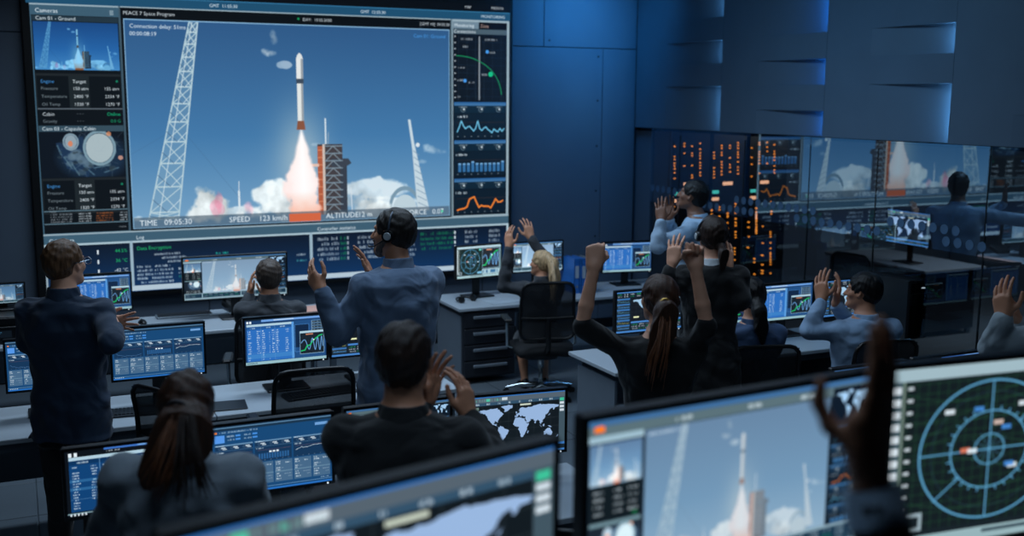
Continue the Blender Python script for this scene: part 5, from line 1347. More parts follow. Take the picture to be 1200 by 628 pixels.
def person(label, head, D, az, *, name='person', sex='m', pose='stand', lean=0, roll=0, headaz=None, headpitch=0, headroll=0, skin='light', arms=(), top='jacket', topm=None, hem=-.14, topk=.014,
           bottomm=None, bottom='trousers', hair='short', hairm=None, v=.0065, shoes=None, collar=None, hdz=.705, extras=(), group='people in the control room', seat=.50, sleeve_end=.93, bulge=1.0, neckbase=(0, 0), wr=.0042, lower=True, floor=0.0):
    """head: pixel of the head centre in the photograph; D: distance; az: bearing the chest faces (clockwise from the display wall normal)"""
    Hc = atD(head[0], head[1], D); R0 = Matrix.Rotation(-math.radians(az), 4, 'Z'); Rl = Matrix.Rotation(-math.radians(lean), 4, 'X') @ Matrix.Rotation(math.radians(roll), 4, 'Y')
    hd = Vector((0, .035, hdz)); off = (R0 @ Rl) @ hd
    if pose == 'stand':
        s = (Hc.z - floor) / ((.93 + (Rl @ hd).z)); s = max(.88, min(1.12, s)); hipz = Hc.z - off.z * s
    else:
        s = (Hc.z - seat - .03) / (Rl @ hd).z; s = max(.86, min(1.08, s)); hipz = Hc.z - off.z * s
    pos = Vector((Hc.x - off.x * s, Hc.y - off.y * s, floor)); hip = Vector((0, 0, hipz - floor))
    T = Matrix.Translation(hip) @ R0 @ Rl @ Matrix.Scale(s, 4)              # torso frame
    W2L = lambda p: Vector(p) - pos
    hz = headaz if headaz is not None else az; hs = .97 * (s ** .5) * (1.0 if sex == 'm' else .95)
    Hm = Matrix.Translation(W2L(Hc)) @ Matrix.Rotation(-math.radians(hz), 4, 'Z') @ Matrix.Rotation(math.radians(headpitch), 4, 'X') @ Matrix.Rotation(math.radians(headroll), 4, 'Y') @ Matrix.Scale(hs, 4)
    root = thing(name, label, 'person', tuple(pos), 0, group)
    sec = MALE_SEC if sex == 'm' else FEM_SEC; shx = (.178 if sex == 'm' else .152) * bulge; shz = .478 if sex == 'm' else .475
    A = []
    for a in arms:
        sx = 1 if a['side'] == 'R' else -1
        up = a.get('shrug', 0); Sh = T @ Vector((sx * shx, -.012 + .02 * up, shz + .04 * up)); W = W2L(a['wrist']); pole = a.get('pole', (sx * .6, -.3, -1))
        if a.get('elbow') is not None:
            E_ = W2L(a['elbow'])
        else: E_ = solve_arm(Sh, W, .29 * s, .255 * s, pole)
        A.append((Sh, E_, W, a, sx))
    pts = [W2L(Hc)] + [q for t in A for q in t[:3]] + [t[2] + Vector(t[3].get('f', (0, 0, 1))).normalized() * .17 for t in A] + [T @ Vector((x, y, z)) for x in (-.2, .2) for y in (-.12, .12) for z in (-.12, .55)]
    lo = Vector([min(p[i] for p in pts) - .15 for i in range(3)]); hi = Vector([max(p[i] for p in pts) + .15 for i in range(3)])
    # ---- body: head, neck, trunk, arms and hands as one skin
    legs = []
    if pose == 'stand':
        for sx in (-1, 1):
            sp = .085 * s; h0 = hip + (R0 @ Vector((sx * .085 * s, 0, -.02 * s))); k0 = Vector((0, 0, .50 * s)) + (R0 @ Vector((sx * sp, .015, 0))); f0 = Vector((0, 0, .085)) + (R0 @ Vector((sx * sp * 1.1, -.02, 0))); legs.append((h0, k0, f0, R0 @ Vector((sx * .1, 1, 0))))
    else:
        for sx in (-1, 1):
            h0 = hip + (R0 @ Vector((sx * .09 * s, 0, -.01))); k0 = hip + (R0 @ Vector((sx * .11 * s, .42 * s, .0))); k0.z = .49 * s; f0 = Vector((0, 0, .085)) + (R0 @ Vector((sx * .10 * s, .40 * s if bottom != 'skirt' else .26 * s, 0))); legs.append((h0, k0, f0, R0 @ Vector((sx * .1, 1, 0))))
    bare = bottom == 'skirt'
    blo = lo.copy()
    if bare: blo.z = .0
    S = Field(blo, hi, v)
    shr = .88
    S.loft([(z, rx * shr, ry * shr, cy) for z, rx, ry, cy in sec if z > -.1], T, .02)
    nb = T @ Vector((0, -.012, .53)); nt = Hm @ Vector((0, -.022, -.045)); rn = .057 if sex == 'm' else .046
    S.cone(nb, nt, rn * 1.08, rn, .04)
    S.ell((0, -.014, .030), (.0735, .094, .086), Hm, .01); S.ell((0, .018, -.015), (.062, .066, .075), Hm, .03)
    S.cone(Hm @ Vector((0, .028, -.03)), Hm @ Vector((0, .055, -.084)), .052, .030, .03)
    for sx in (-1, 1):
        S.cone(Hm @ Vector((sx * .045, .0, -.045)), Hm @ Vector((sx * .022, .062, -.085)), .022, .018, .02)
        S.ell((sx * .040, .064, -.018), (.020, .018, .018), Hm, .02)
    S.ell((0, .078, .030), (.046, .014, .010), Hm, .015)
    for sx in (-1, 1): S.ell((sx * .030, .096, .008), (.016, .014, .010), Hm, .008, 's')
    S.cone(Hm @ Vector((0, .084, .014)), Hm @ Vector((0, .106, -.024)), .0075 * hs, .0115 * hs, .010)
    for sx in (-1, 1): S.ell((sx * .010, .098, -.028), (.008, .010, .007), Hm, .006)
    S.ell((0, .088, -.049), (.022, .010, .0055), Hm, .006); S.ell((0, .086, -.060), (.019, .011, .006), Hm, .006); S.ell((0, .078, -.092), (.020, .018, .016), Hm, .018)
    for sx in (-1, 1):
        S.ell((sx * .076, -.006, .0), (.009, .019, .031), Hm @ Matrix.Rotation(sx * .3, 4, 'Z'), .006); S.ell((sx * .082, -.002, .003), (.006, .010, .018), Hm @ Matrix.Rotation(sx * .3, 4, 'Z'), .004, 's')
    for Sh, E_, W, a, sx in A:
        hsz = (1.0 if sex == 'm' else .90) * a.get('hs', 1)
        S.cone(T @ Vector((sx * .10, -.01, shz - .01)), Sh, .05, .044, .03); S.cone(Sh, E_, .044 * s, .035 * s, .02)
        fo = E_ + (W - E_) * .35
        g_ = s if sex == 'm' else s * .86; S.cone(E_, fo, .036 * g_, .039 * g_, .012); S.cone(fo, W, .039 * g_, .0235 * hsz, .01)
        S.cone(W - (W - E_).normalized() * .03, W + Vector(a['f']).normalized() * .015, .0225 * hsz, .0225 * hsz, .012)
        add_hand(S, W, a['f'], a['n'], a['t'], a.get('curl', (.25, .3, .2)), a.get('spread', .1), hsz, a.get('thumb_out', .8), a.get('fist', False), a.get('thumb_n', .25))
    if bare:
        for h0, k0, f0, fd in legs:
            S.cone(h0, k0, .075, .05, .02); S.cone(k0, k0 + (f0 - k0) * .35, .048, .050, .02); S.cone(k0 + (f0 - k0) * .35, f0, .048, .028, .01); S.cone(f0, f0 + fd.normalized() * .10 + Vector((0, 0, -.045)), .030, .022, .015)
    me = S.mesh('body'); link_mesh('body', me, SKIN[skin], root)
    # ---- eyes
    for sx in (-1, 1):
        e = MB(); c = Hm @ Vector((sx * .030, .0725, .006)); f = (Hm.to_3x3() @ Vector((0, 1, 0))).normalized()
        vs = []; fs = []
        for j in range(7):
            for i in range(10):
                p = math.pi * j / 6; q = 2 * math.pi * i / 10; vs.append(c + Vector((math.sin(p) * math.cos(q), math.sin(p) * math.sin(q), math.cos(p))) * .0115 * hs)
        for j in range(6):
            for i in range(10): fs.append([j * 10 + i, (j + 1) * 10 + i, (j + 1) * 10 + (i + 1) % 10, j * 10 + (i + 1) % 10])
        eo = e.add(vs, fs, True).build('eye', M_EYE, root); MB().tube([c + f * .0085, c + f * .0122 * hs], [.0055, .003], 10).build('iris', M_IRIS, eo)
        # eyebrow
    # ---- upper garment
    if top:
        S = Field((lo.x, lo.y, min(lo.z, (T @ Vector((0, 0, hem))).z - .05)), hi, max(v, .007))
        ex = topk
        sc2 = [(z, rx + ex, ry + ex, cy) for z, rx, ry, cy in sec if z >= hem]
        if hem < -.14: sc2 = [(hem, sec[0][1] + ex + .012, sec[0][2] + ex + .01, 0)] + sc2
        S.loft(sc2[:-1] + [(sec[-1][0] - .018, sec[-1][1] + ex * .9, sec[-1][2] + ex * .9, sec[-1][3])], T, .02)
        for Sh, E_, W, a, sx in A:
            bare_fore = a.get('sleeve', sleeve_end)
            S.cone(T @ Vector((sx * .09, -.012, shz - .015)), Sh, .058 * s + ex * .3, .052 * s + ex * .5, .04)
            S.cone(T @ Vector((sx * .12, 0, .36)), Sh, .05, .05, .04)
            if bare_fore > 1.0 or bare_fore <= 0: bare_fore = abs(bare_fore)
            if a.get('short'):
                q = Sh + (E_ - Sh) * a['short']; S.cone(Sh, q, .050 * s + ex * .6, .043 * s + ex * .5, .02); S.plane
            else:
                q = E_ + (W - E_) * bare_fore; m_ = E_ + (W - E_) * .35
                S.cone(Sh, E_, .050 * s + ex * .7, .043 * s + ex * .7, .03); S.cone(E_, m_, .044 * s + ex * .7, .043 * s + ex * .7, .02); S.cone(m_, q, .043 * s + ex * .7, .031 + ex * .6, .012)
        for h0, k0, f0, fd in legs:
            if pose == 'sit' and top != 'knit': S.cone(h0, h0 + (k0 - h0) * .3, .095 * s, .088 * s, .04)
        S.wrinkle(wr, 1.0, head[0] * .1)
        if top == 'jacket':    # back vent
            a_, b_ = T @ Vector((0, -.16, hem - .02)), T @ Vector((0, -.15, hem + .16)); S.cone(a_, b_, .006, .003, .004, 's')
        me = S.mesh(top if top != 'knit' else 'sweater'); link_mesh({'jacket': 'jacket', 'shirt': 'shirt', 'knit': 'sweater'}[top], me, topm, root)
    for sx in ():
        pass
    if collar:
        kind, cm = collar; S = Field(W2L(Hc) - Vector((.2, .2, .32)), W2L(Hc) + Vector((.2, .2, .05)), .006)
        rr = rn + .016; top_z = {'shirt': .580, 'turtle': .588, 'jacket': .600}[kind]; c0, c1 = T @ Vector((0, -.018, .515)), T @ Vector((0, -.012, top_z))
        ax = (c1 - c0).normalized(); S.cone(c0, c1, rr * 1.22, rr * 1.0, 0); S.cone(c0 - ax * .1, c1 + ax * .2, rn + .006, rn + .004, .004, 's'); S.plane(c1, ax)
        link_mesh('collar', S.mesh('collar'), cm, root)
    # ---- lower garment
    if lower:
        S = Field((min(hip.x - .3, *(l[1].x - .15 for l in legs)), min(hip.y - .3, *(l[1].y - .15 for l in legs)), .03), (max(hip.x + .3, *(l[1].x + .15 for l in legs)), max(hip.y + .3, *(l[1].y + .15 for l in legs)), hip.z + .2), .011)
        Tp = Matrix.Translation(hip) @ R0 @ Matrix.Scale(s, 4)
        S.loft([(-.20, .165, .118, 0), (0, .176, .126, 0), (.12, .160, .114, 0)], Tp if pose == 'stand' else T, .03)
        for h0, k0, f0, fd in legs:
            if bottom == 'skirt': S.cone(h0, h0 + (k0 - h0) * .92, .100 * s, .085 * s, .06)
            else: S.cone(h0, k0, .102 * s, .072 * s, .03); S.cone(k0, f0, .072 * s, .052 * s, .03)
        S.wrinkle(.003, .8, head[0] * .2); link_mesh('skirt' if bottom == 'skirt' else 'trousers', S.mesh('lower'), bottomm, root)
        for h0, k0, f0, fd in legs:
            f = fd.normalized(); S = Field(f0 - Vector((.2, .2, .12)), f0 + Vector((.2, .2, .1)), .008)
            if bare:
                S.cone(f0 + Vector((0, 0, -.01)) - f * .02, f0 + f * .14 + Vector((0, 0, -.062)), .034, .028, .02); S.cone(f0 - f * .03, f0 - f * .03 + Vector((0, 0, -.07)), .02, .008, .01)
            else: S.cone(f0 - f * .03 + Vector((0, 0, -.04)), f0 + f * .17 + Vector((0, 0, -.052)), .042, .034, .03); S.cone(f0, f0 + Vector((0, 0, -.04)), .05, .045, .02)
            S.plane(Vector((0, 0, .004)), (0, 0, -1)); link_mesh('shoe', S.mesh('shoe'), shoes or M_SHOE, root)
    # ---- hair
    c = W2L(Hc); S = Field(c - Vector((.2, .2, .55 if hair in ('tail', 'long', 'loose') else .2)), c + Vector((.2, .2, .18)), .0055)
    hk = {'short': .013, 'crop': .004, 'full': .019}.get(hair, .014)
    S.ell((0, -.018, .034), (.074 + hk, .095 + hk, .087 + hk), Hm, 0); S.ell((0, -.045, -.005), (.066 + hk * .6, .062 + hk * .7, .075), Hm, .02)
    S.ell((0, .115, -.045), (.074, .078, .115), Hm, .012, 's')
    if hair in ('short', 'crop', 'full'):
        for sx in (-1, 1): S.ell((sx * .098, -.002, -.020), (.034, .030, .042), Hm, .008, 's')
        S.plane(Hm @ Vector((0, -.02, -.058 if hair != 'full' else -.07)), Hm.to_3x3() @ Vector((0, .35, -1)))
    else:
        for sx in (-1, 1): S.ell((sx * .088, .035, -.035), (.026, .034, .045), Hm, .01, 's')
        S.plane(Hm @ Vector((0, -.02, -.075)), Hm.to_3x3() @ Vector((0, .5, -1)))
    S.wrinkle(.0030, 2.4, head[0]); S.strands(.0010 if hair in ('short', 'full') else .0016, Hm, head[0])
    tail = [e for e in extras if e[0] == 'tail']
    for _, pl, rs in tail:
        P = [W2L(p) for p in pl]
        S.chain(P, rs, .02)
    if tail: S.wrinkle(.0014, 3.0, head[0]); S.strands(.0010, Hm, 2.)
    link_mesh('hair', S.mesh('hair'), hairm, root)
    return dict(root=root, T=T, H=Hm, pos=pos, c=c, s=s, arms=A, hip=hip, R0=R0)


M_SHOE = mat('black_leather', (14, 14, 16), .3)


def locks(P, paths, m, n, spread, seed=1, r=.0022, name='loose_hair_strands'):
    R = np.random.RandomState(seed); b = MB()
    for k in range(n):
        path = paths[k % len(paths)]; o = Vector(R.randn(3) * spread); e = Vector((0, 0, -abs(R.randn()) * .02)); pts = []
        for i, p in enumerate(path):
            t = i / (len(path) - 1); pts.append(Vector(p) - P['pos'] + o * (.25 + .75 * t) + e * t + Vector(R.randn(3) * .003))
        b.tube(pts, [r] * (len(pts) - 1) + [r * .3], 5)
    b.build(name, m, P['root'])['kind'] = 'stuff'


def watch(P, i, m):
    Sh, E_, W, a, sx = P['arms'][i]; d = (W - E_).normalized(); c = W - d * .025
    u = d.orthogonal().normalized(); w = d.cross(u)
    MB().tube([c + (u * math.cos(t) + w * math.sin(t)) * .0275 for t in np.linspace(0, 2 * math.pi, 19)], .006, 6, caps=False).build('wrist_watch', m, P['root'])


def cuff(P, i, m, r=.036, off=.06, L=.03):
    Sh, E_, W, a, sx = P['arms'][i]; d = (W - E_).normalized(); c = W - d * off
    MB().tube([c, c + d * L, c + d * L, c + d * .0], [r, r * .94, r * .80, r * .84], 16, caps=False).build('shirt_cuff', m, P['root'])


def headset(P, mic=True, ear=('L', 'R')):
    H = P['H']; m = M_BLK
    arc = [H @ Vector((.098 * math.cos(t), -.012, .022 + .103 * math.sin(t))) for t in np.linspace(-.05, math.pi + .05, 24)]
    r = MB().tube(arc, .006, 8).build('headset_band', mat('headset_band_grey', (62, 74, 88), .3, metal=.3), P['root'])
    for sx in (-1, 1):
        MB().tube([H @ Vector((sx * .082, -.008, .0)), H @ Vector((sx * .104, -.008, .0))], [.034, .030], 16).build('ear_cup', m, P['root'])
        MB().tube([H @ Vector((sx * .104, -.008, .0)), H @ Vector((sx * .109, -.008, .0))], [.020, .018], 16).build('ear_cup_disc', mat('pale_grey_plastic', (190, 200, 205), .4), P['root'])
    if mic: MB().tube([H @ Vector(p) for p in ((-.100, .0, -.012), (-.098, .03, -.035), (-.088, .065, -.058), (-.060, .098, -.066), (-.045, .106, -.064))], [.0038, .0034, .0034, .0045, .007], 8).build('microphone_boom', m, P['root'])
# ------------------------------------------------------------------ the people
SEATED = []
def V(r, u, f=0): return RT * r + UP * u + FW * f
CT = {k: cloth('cloth_' + k, c) for k, c in dict(navy=(32, 52, 76), grey=(56, 60, 66), bluegrey=(100, 122, 150), darkgrey=(50, 54, 60), paleblue=(160, 186, 210), black=(13, 14, 17), midblue=(64, 90, 128), skyblue=(140, 168, 198), offwhite=(158, 172, 180), soot=(22, 24, 26), stone=(136, 147, 157), trousers=(18, 19, 23), white=(205, 212, 218)).items()}
HR = {k: mat_hair('hair_' + k, c) for k, c in dict(brown=(104, 74, 50), greybrown=(78, 66, 58), darkgrey=(44, 40, 38), blonde=(196, 164, 124), black=(18, 16, 16), darkbrown=(46, 33, 27), chestnut=(66, 42, 30)).items()}
M_STEEL = mat('watch_steel', (170, 178, 184), .2, metal=1)
M_BAND = mat('hair_tie', (40, 36, 40), .6); M_GOLD = mat('gold_hair_clip', (210, 170, 90), .3, metal=.9)

# 1 standing man, back to the viewer, far left
P = person('standing man seen from behind in navy jacket and glasses, clapping, far left', (77, 310), 5.3, 24, headaz=52, headpitch=2, topm=CT['navy'], bottomm=CT['trousers'], hairm=HR['brown'], hem=-.165, v=.0062, collar=('jacket', CT['navy']),
           arms=[dict(side='R', elbow=atD(131, 402, 5.12), wrist=atD(136, 384, 5.46), f=V(-.5, .75, .35), n=V(-.8, -.2, .2), t=V(0, .5, -.8), curl=(.15, .2, .15)),
                 dict(side='L', elbow=atD(34, 402, 5.30), wrist=atD(125, 380, 5.62), f=V(.95, .12, -.1), n=V(.1, -.2, -1), t=V(0, 1, .1), curl=(.12, .15, .1), spread=.16)])
g = MB(); H = P['H']
for sx in (-1, 1):
    g.tube([H @ Vector((sx * .082, -.01, .014)), H @ Vector((sx * .078, .05, .016)), H @ Vector((sx * .062, .104, .014))], .0022, 6)
    g.tube([H @ Vector((sx * .034 + .026 * math.cos(t), .112, .006 + .019 * math.sin(t))) for t in np.linspace(0, 2 * math.pi, 19)], .0018, 6, caps=False)
g.tube([H @ Vector((-.01, .114, .01)), H @ Vector((.01, .114, .01))], .0018, 6); g.build('glasses', M_STEEL, P['root'])

# 2 seated man at the wide monitor
P = person('seated man in a grey suit clapping before the wide launch monitor', (315.5, 325), 7.35, 14, pose='sit', topm=CT['grey'], bottomm=CT['grey'], hairm=HR['greybrown'], skin='tan', hair='full', v=.0068, collar=('jacket', CT['grey']), group='seated people',
           arms=[dict(side='L', elbow=atD(284, 372, 7.5), wrist=atD(293, 346, 7.6), f=V(.0, 1, .05), n=V(.9, 0, .3), t=V(.45, .25, -.8), thumb_out=1.0),
                 dict(side='R', elbow=atD(350, 378, 7.5), wrist=atD(312, 348, 7.75), f=V(-.3, 1, 0), n=V(-1, 0, 0), t=V(0, .2, -.9))])
SEATED.append((P['pos'], 14, 'black office chair of the seated man at the rear left desk'))

# 3 standing man with headset
P = person('bearded man with headset and blue-grey jacket clapping in profile', (460, 274), 5.42, -12, headaz=-52, headpitch=3, skin='tan', topm=CT['bluegrey'], bottomm=CT['trousers'], hairm=HR['darkgrey'], hair='short', hem=-.17, v=.0058, topk=.020, collar=('jacket', CT['bluegrey']), wr=.0042,
           arms=[dict(side='L', elbow=atD(397, 391, 5.30), wrist=atD(377, 341, 5.25), f=V(-.55, .70, .40), n=V(.55, .2, .8), t=V(.65, .65, -.2), curl=(.22, .3, .2), spread=.06, thumb_out=.9, hs=1.05),
                 dict(side='R', elbow=atD(470, 385, 5.9), wrist=atD(437, 328, 5.62), f=V(-.35, .92, .0), n=V(-.9, -.2, -.2), t=V(.1, .3, -.95), curl=(.15, .2, .1), hs=1.05)])
headset(P)
H = P['H']; S = Field(P['c'] - Vector((.18, .18, .2)), P['c'] + Vector((.18, .18, .05)), .0045)
S.cone(H @ Vector((0, .030, -.045)), H @ Vector((0, .060, -.088)), .053, .036, .02); S.ell((0, .088, -.040), (.030, .014, .007), H, .006)
for sx in (-1, 1): S.cone(H @ Vector((sx * .066, .004, -.018)), H @ Vector((sx * .036, .050, -.080)), .014, .020, .015)
S.ell((0, .100, -.056), (.017, .014, .007), H, .004, 's'); S.ell((0, .06, .03), (.08, .07, .062), H, .01, 's'); S.strands(.0010, H, 5)
link_mesh('beard', S.mesh('beard'), mat_hair('beard_grey', (96, 88, 82)), P['root'])

# 4 blonde woman with both arms up
P = person('seated blonde woman with long ponytail raising both hands at her desk', (634, 309), 8.75, 14, headaz=-38, headpitch=3, sex='f', pose='sit', topm=CT['darkgrey'], bottomm=CT['grey'], bottom='skirt', hairm=HR['blonde'], hair='tail', skin='tan', v=.0068, collar=('jacket', CT['darkgrey']), group='seated people',
           extras=[('tail', [atD(642, 301, 8.70), atD(648, 308, 8.64), atD(650, 325, 8.62), atD(648, 350, 8.62)], [.026, .042, .046, .014])],
           arms=[dict(side='L', elbow=atD(590, 336, 8.72), wrist=atD(596.5, 290, 8.70), f=V(-.05, 1, 0), n=V(.6, 0, .8), t=V(.8, .1, -.5), hs=1.1),
                 dict(side='R', elbow=atD(646, 312, 8.98), wrist=atD(622, 279, 9.00), f=V(-.22, 1, 0), n=V(-.3, 0, .9), t=V(-.9, 0, -.2), spread=.16, hs=1.1)])
locks(P, [[atD(642, 300, 8.65), atD(648, 310, 8.58), atD(650, 328, 8.56), atD(648, 350, 8.58)]], mat_hair('hair_pale', (214, 186, 150)), 22, .012, 7, .003)
watch(P, 0, M_STEEL)
SEATED.append((P['pos'], 14, 'black office chair under the blonde woman, chrome star base showing'))

# 5 man in white shirt by the racks
P = person('man in a pale blue shirt clapping and looking up before the server racks', (811, 230), 8.15, -42, headaz=-52, headpitch=16, skin='dark', top='shirt', topm=CT['paleblue'], bottomm=CT['trousers'], hairm=HR['black'], hair='short', v=.0068, topk=.012, collar=('shirt', CT['paleblue']),
           arms=[dict(side='L', elbow=atD(771, 288, 7.62), wrist=atD(775, 259, 7.62), f=V(-.05, 1, .1), n=V(.2, 0, 1), t=V(.9, .2, 0), hs=.95, curl=(.1, .2, .2)),
                 dict(side='R', elbow=atD(790, 284, 8.1), wrist=atD(784, 257, 7.85), f=V(.0, 1, 0), n=V(-.3, 0, -1), t=V(.9, .2, 0), hs=.95)])

# 6 woman with headset, black suit, hands raised
P = person('woman in black suit and headset clapping beside the server racks', (834, 276), 6.3, 26, headaz=18, headpitch=6, sex='f', topm=CT['black'], bottomm=CT['black'], hairm=HR['darkbrown'], hair='tail', skin='light', v=.0065, hem=-.2, collar=('shirt', CT['white']),
           extras=[('tail', [atD(845, 288, 6.22), atD(848, 297, 6.14), atD(850, 315, 6.10), atD(849, 338, 6.10)], [.022, .028, .030, .010])],
           arms=[dict(side='L', elbow=atD(774, 352, 6.22), wrist=atD(788, 309, 6.2), f=V(.12, 1, 0), n=V(.3, 0, 1), t=V(.95, .1, -.2), spread=.16, hs=1.1, sleeve=.82),
                 dict(side='R', elbow=atD(868, 352, 6.25), wrist=atD(853, 313, 6.25), f=V(-.05, 1, 0), n=V(-.3, 0, 1), t=V(-.95, .1, -.2), spread=.14, hs=1.1, sleeve=.82)])
headset(P, mic=False); cuff(P, 0, CT['white'], .034, .062, .026); cuff(P, 1, CT['white'], .034, .062, .026)

# 7 woman with both fists up
P = person('woman in a black top with long ponytail raising both fists', (772, 352), 4.75, 26, headaz=6, headpitch=2, sex='f', top='knit', topm=CT['black'], bottomm=CT['trousers'], hairm=HR['chestnut'], hair='tail', skin='light', v=.0058, topk=.008, bulge=1.03,
           extras=[('tail', [atD(778, 356, 4.66), atD(780, 366, 4.58), atD(780, 390, 4.54), atD(772, 418, 4.52), atD(764, 436, 4.54)], [.032, .050, .062, .052, .012])],
           arms=[dict(side='L', elbow=atD(682, 382, 4.62), wrist=atD(696, 314, 4.60), f=V(.08, 1, 0), n=V(.1, 0, 1), t=V(.95, .1, -.2), curl=(1.25, 1.6, 1.1), fist=True, hs=1.12, short=.97),
                 dict(side='R', elbow=atD(828, 380, 4.62), wrist=atD(815, 314, 4.60), f=V(-.06, 1, 0), n=V(-.1, 0, -1), t=V(-.95, .1, .2), curl=(1.25, 1.6, 1.1), fist=True, hs=1.12, short=.97)])
locks(P, [[atD(778, 358, 4.62), atD(776, 372, 4.53), atD(772, 395, 4.49), atD(764, 420, 4.48), atD(760, 438, 4.50)], [atD(782, 360, 4.62), atD(784, 380, 4.52), atD(782, 410, 4.48), atD(776, 436, 4.50)]], mat_hair('hair_copper', (112, 68, 42)), 20, .018, 6)
c = atD(779, 357, 4.585) - P['pos']; MB().tube([c + V(.026 * math.cos(t), .020 * math.sin(t) - .006 * math.cos(2 * t), -.012) for t in np.linspace(0, 6.28, 15)], .005, 6, caps=False).build('hair_clip', M_GOLD, P['root'])

# 8 woman in blue shirt
P = person('dark-haired woman in a blue shirt sitting left of the clapping man', (879, 347), 6.6, 16, headaz=4, headpitch=0, sex='f', pose='sit', top='shirt', topm=CT['midblue'], bottomm=CT['trousers'], hairm=HR['black'], hair='tail', skin='light', v=.0068, collar=('shirt', CT['midblue']), group='seated people',
           extras=[('tail', [atD(886, 348, 6.52), atD(890, 365, 6.46), atD(893, 385, 6.44), atD(895, 405, 6.44)], [.035, .042, .042, .014])],
           arms=[dict(side='L', elbow=atD(846, 392, 6.75), wrist=atD(853, 358, 6.98), f=V(.1, 1, .1), n=V(.9, 0, .3), t=V(.3, .2, -.8)),
                 dict(side='R', elbow=atD(905, 395, 6.75), wrist=atD(870, 360, 7.0), f=V(-.2, 1, .1), n=V(-.9, 0, .3), t=V(-.3, .2, -.8))])
SEATED.append((P['pos'], 16, 'black office chair of the woman in the blue shirt'))

# 9 man in pale blue shirt, profile
P = person('dark-haired man in a light blue shirt clapping in profile, seated', (1011, 342), 6.75, 10, headaz=-42, headpitch=4, pose='sit', skin='olive', top='shirt', topm=CT['skyblue'], bottomm=CT['trousers'], hairm=HR['black'], hair='short', v=.0062, collar=('shirt', CT['skyblue']), group='seated people',
           arms=[dict(side='L', elbow=atD(948, 388, 6.72), wrist=atD(963, 352, 6.72), f=V(-.06, 1, 0), n=V(.6, 0, .7), t=V(.8, .2, -.5), spread=.12, hs=1.1),
                 dict(side='R', elbow=atD(1004, 392, 7.0), wrist=atD(979, 357, 6.9), f=V(.28, 1, 0), n=V(-.9, .2, .3), t=V(-.4, .2, -.8), hs=1.1)])
watch(P, 0, M_BLK)
SEATED.append((P['pos'], 10, 'black office chair of the man in the light blue shirt'))

# 10 person at the right edge
P = person('person at the right edge, only clapping hands and pale sleeves in view', (1268, 322), 4.62, 8, headaz=-5, skin='tan', top='shirt', topm=CT['offwhite'], bottomm=CT['trousers'], hairm=HR['darkbrown'], v=.0062, topk=.018, wr=.004, collar=('shirt', CT['offwhite']), sleeve_end=.97,
           arms=[dict(side='L', elbow=atD(1164, 408, 4.72), wrist=atD(1176, 373, 4.62), f=V(-.08, 1, 0), n=V(.7, 0, .6), t=V(.7, .2, -.6), spread=.08, hs=1.0),
                 dict(side='R', elbow=atD(1222, 420, 4.9), wrist=atD(1194, 380, 4.78), f=V(-.25, 1, 0), n=V(-.8, 0, .3), t=V(-.4, .2, -.8), hs=1.0)])

# 12 man in the centre foreground
P = person('dark-haired man in a black jacket clapping in the centre, seen from behind', (474.5, 423), 3.28, 26, headaz=34, headpitch=0, skin='tan', topm=CT['soot'], bottomm=CT['trousers'], hairm=HR['darkbrown'], hair='short', v=.0050, topk=.016, collar=('turtle', CT['soot']), wr=.0022,
           arms=[dict(side='L', elbow=atD(430, 535, 3.55), wrist=atD(499, 472, 3.62), f=V(.30, .92, .05), n=V(.75, -.2, -.6), t=V(-.45, .6, -.55), curl=(.12, .18, .15), spread=.22, hs=.98),
                 dict(side='R', elbow=atD(578, 536, 3.42), wrist=atD(549, 490, 3.50), f=V(-.12, 1, .05), n=V(-.8, 0, .5), t=V(-.5, .1, -.8), curl=(.28, .4, .3), spread=.10, hs=.98, thumb_out=.5)])
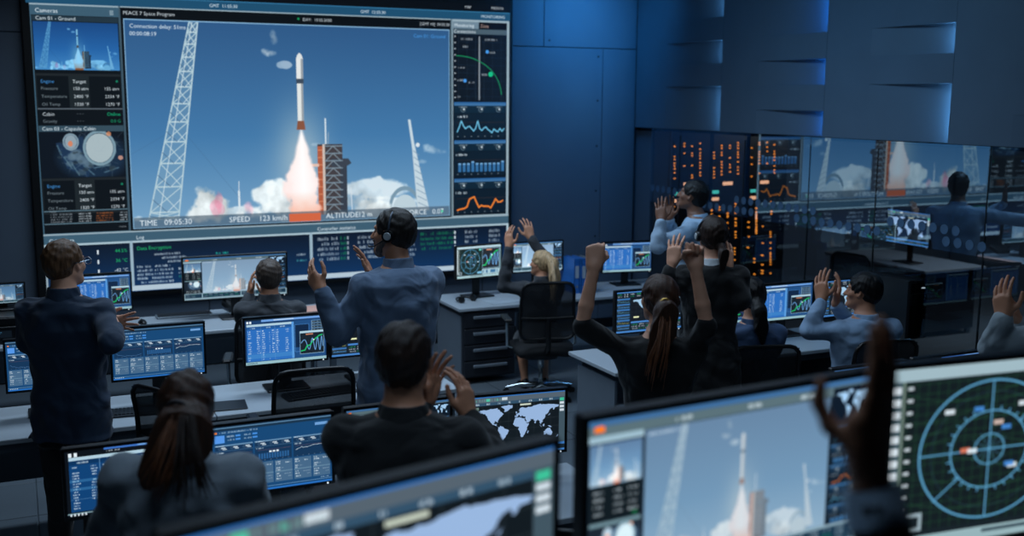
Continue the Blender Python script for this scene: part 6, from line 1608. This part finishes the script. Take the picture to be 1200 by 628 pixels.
# 13 woman leaning over her desk
P = person('woman in a grey shirt with loose brown ponytail leaning over her desk', (219, 481), 3.12, 24, lean=9, headaz=16, headpitch=-6, sex='f', skin='light', top='shirt', topm=CT['stone'], bottomm=CT['trousers'], hairm=HR['chestnut'], hair='tail', v=.0052, topk=.018, wr=.005, bulge=1.12, hdz=.665, collar=('shirt', CT['stone']),
           extras=[('tail', [atD(207, 480, 2.98), atD(204, 500, 2.94), atD(196, 530, 2.90), atD(182, 555, 2.90), atD(172, 570, 2.91)], [.030, .050, .056, .046, .012]), ('tail', [atD(225, 490, 2.99), atD(226, 520, 2.93), atD(232, 548, 2.90), atD(236, 570, 2.91)], [.05, .058, .050, .012]), ('tail', [atD(212, 490, 2.97), atD(212, 525, 2.91), atD(205, 555, 2.90)], [.04, .05, .012])],
           arms=[dict(side='L', elbow=atD(138, 588, 3.12), wrist=atD(108, 655, 3.35), f=V(-.1, -.5, .8), n=V(.3, -.8, 0), t=V(.9, 0, .2)),
                 dict(side='R', elbow=atD(296, 592, 3.2), wrist=atD(300, 650, 3.5), f=V(-.1, -.4, .9), n=V(-.3, -.8, 0), t=V(-.9, 0, .2))])
c = atD(207, 480, 2.955) - P['pos']; MB().tube([c + V(.026 * math.cos(t), .024 * math.sin(t), -.006 * math.sin(t)) for t in np.linspace(0, 6.28, 17)], .006, 7, caps=False).build('hair_tie', M_BAND, P['root'])

locks(P, [[atD(205, 485, 2.93), atD(197, 510, 2.885), atD(186, 540, 2.85), atD(176, 566, 2.86)], [atD(212, 488, 2.92), atD(208, 520, 2.87), atD(200, 548, 2.84), atD(190, 572, 2.85)]], mat_hair('hair_copper', (112, 68, 42)), 34, .012, 4)
locks(P, [[atD(222, 488, 2.92), atD(226, 520, 2.86), atD(232, 552, 2.84), atD(236, 574, 2.85)], [atD(214, 488, 2.92), atD(213, 525, 2.85), atD(212, 556, 2.83), atD(210, 576, 2.85)]], HR['darkbrown'], 40, .016, 5)

# 11 raised hand in the near foreground
P = person('person in the near foreground, only one blurred raised hand in view', (915, 840), 1.42, 20, headaz=25, pose='sit', floor=.6, seat=1.12, skin='tan', topm=CT['black'], bottomm=CT['trousers'], hairm=HR['darkbrown'], v=.0062, lower=True, collar=('jacket', CT['black']), group=None,
           arms=[dict(side='R', elbow=atD(1052, 722, 1.42), wrist=atD(1016, 550, 1.44), f=V(.18, 1, 0), n=V(-.74, 0, .67), t=V(-.67, 0, -.74), curl=(.02, .12, .12), spread=.03, thumb_out=.35, thumb_n=1.15, hs=1.04, sleeve=.73),
                 dict(side='L', elbow=atD(830, 950, 1.4), wrist=atD(860, 950, 1.7), f=V(-.1, -.1, 1), n=V(0, -1, 0), t=V(-1, 0, 0))])
cuff(P, 0, CT['paleblue'], .042, .075, .05)

for p, a, l in SEATED: chair(l, p.x, p.y, -math.radians(a))
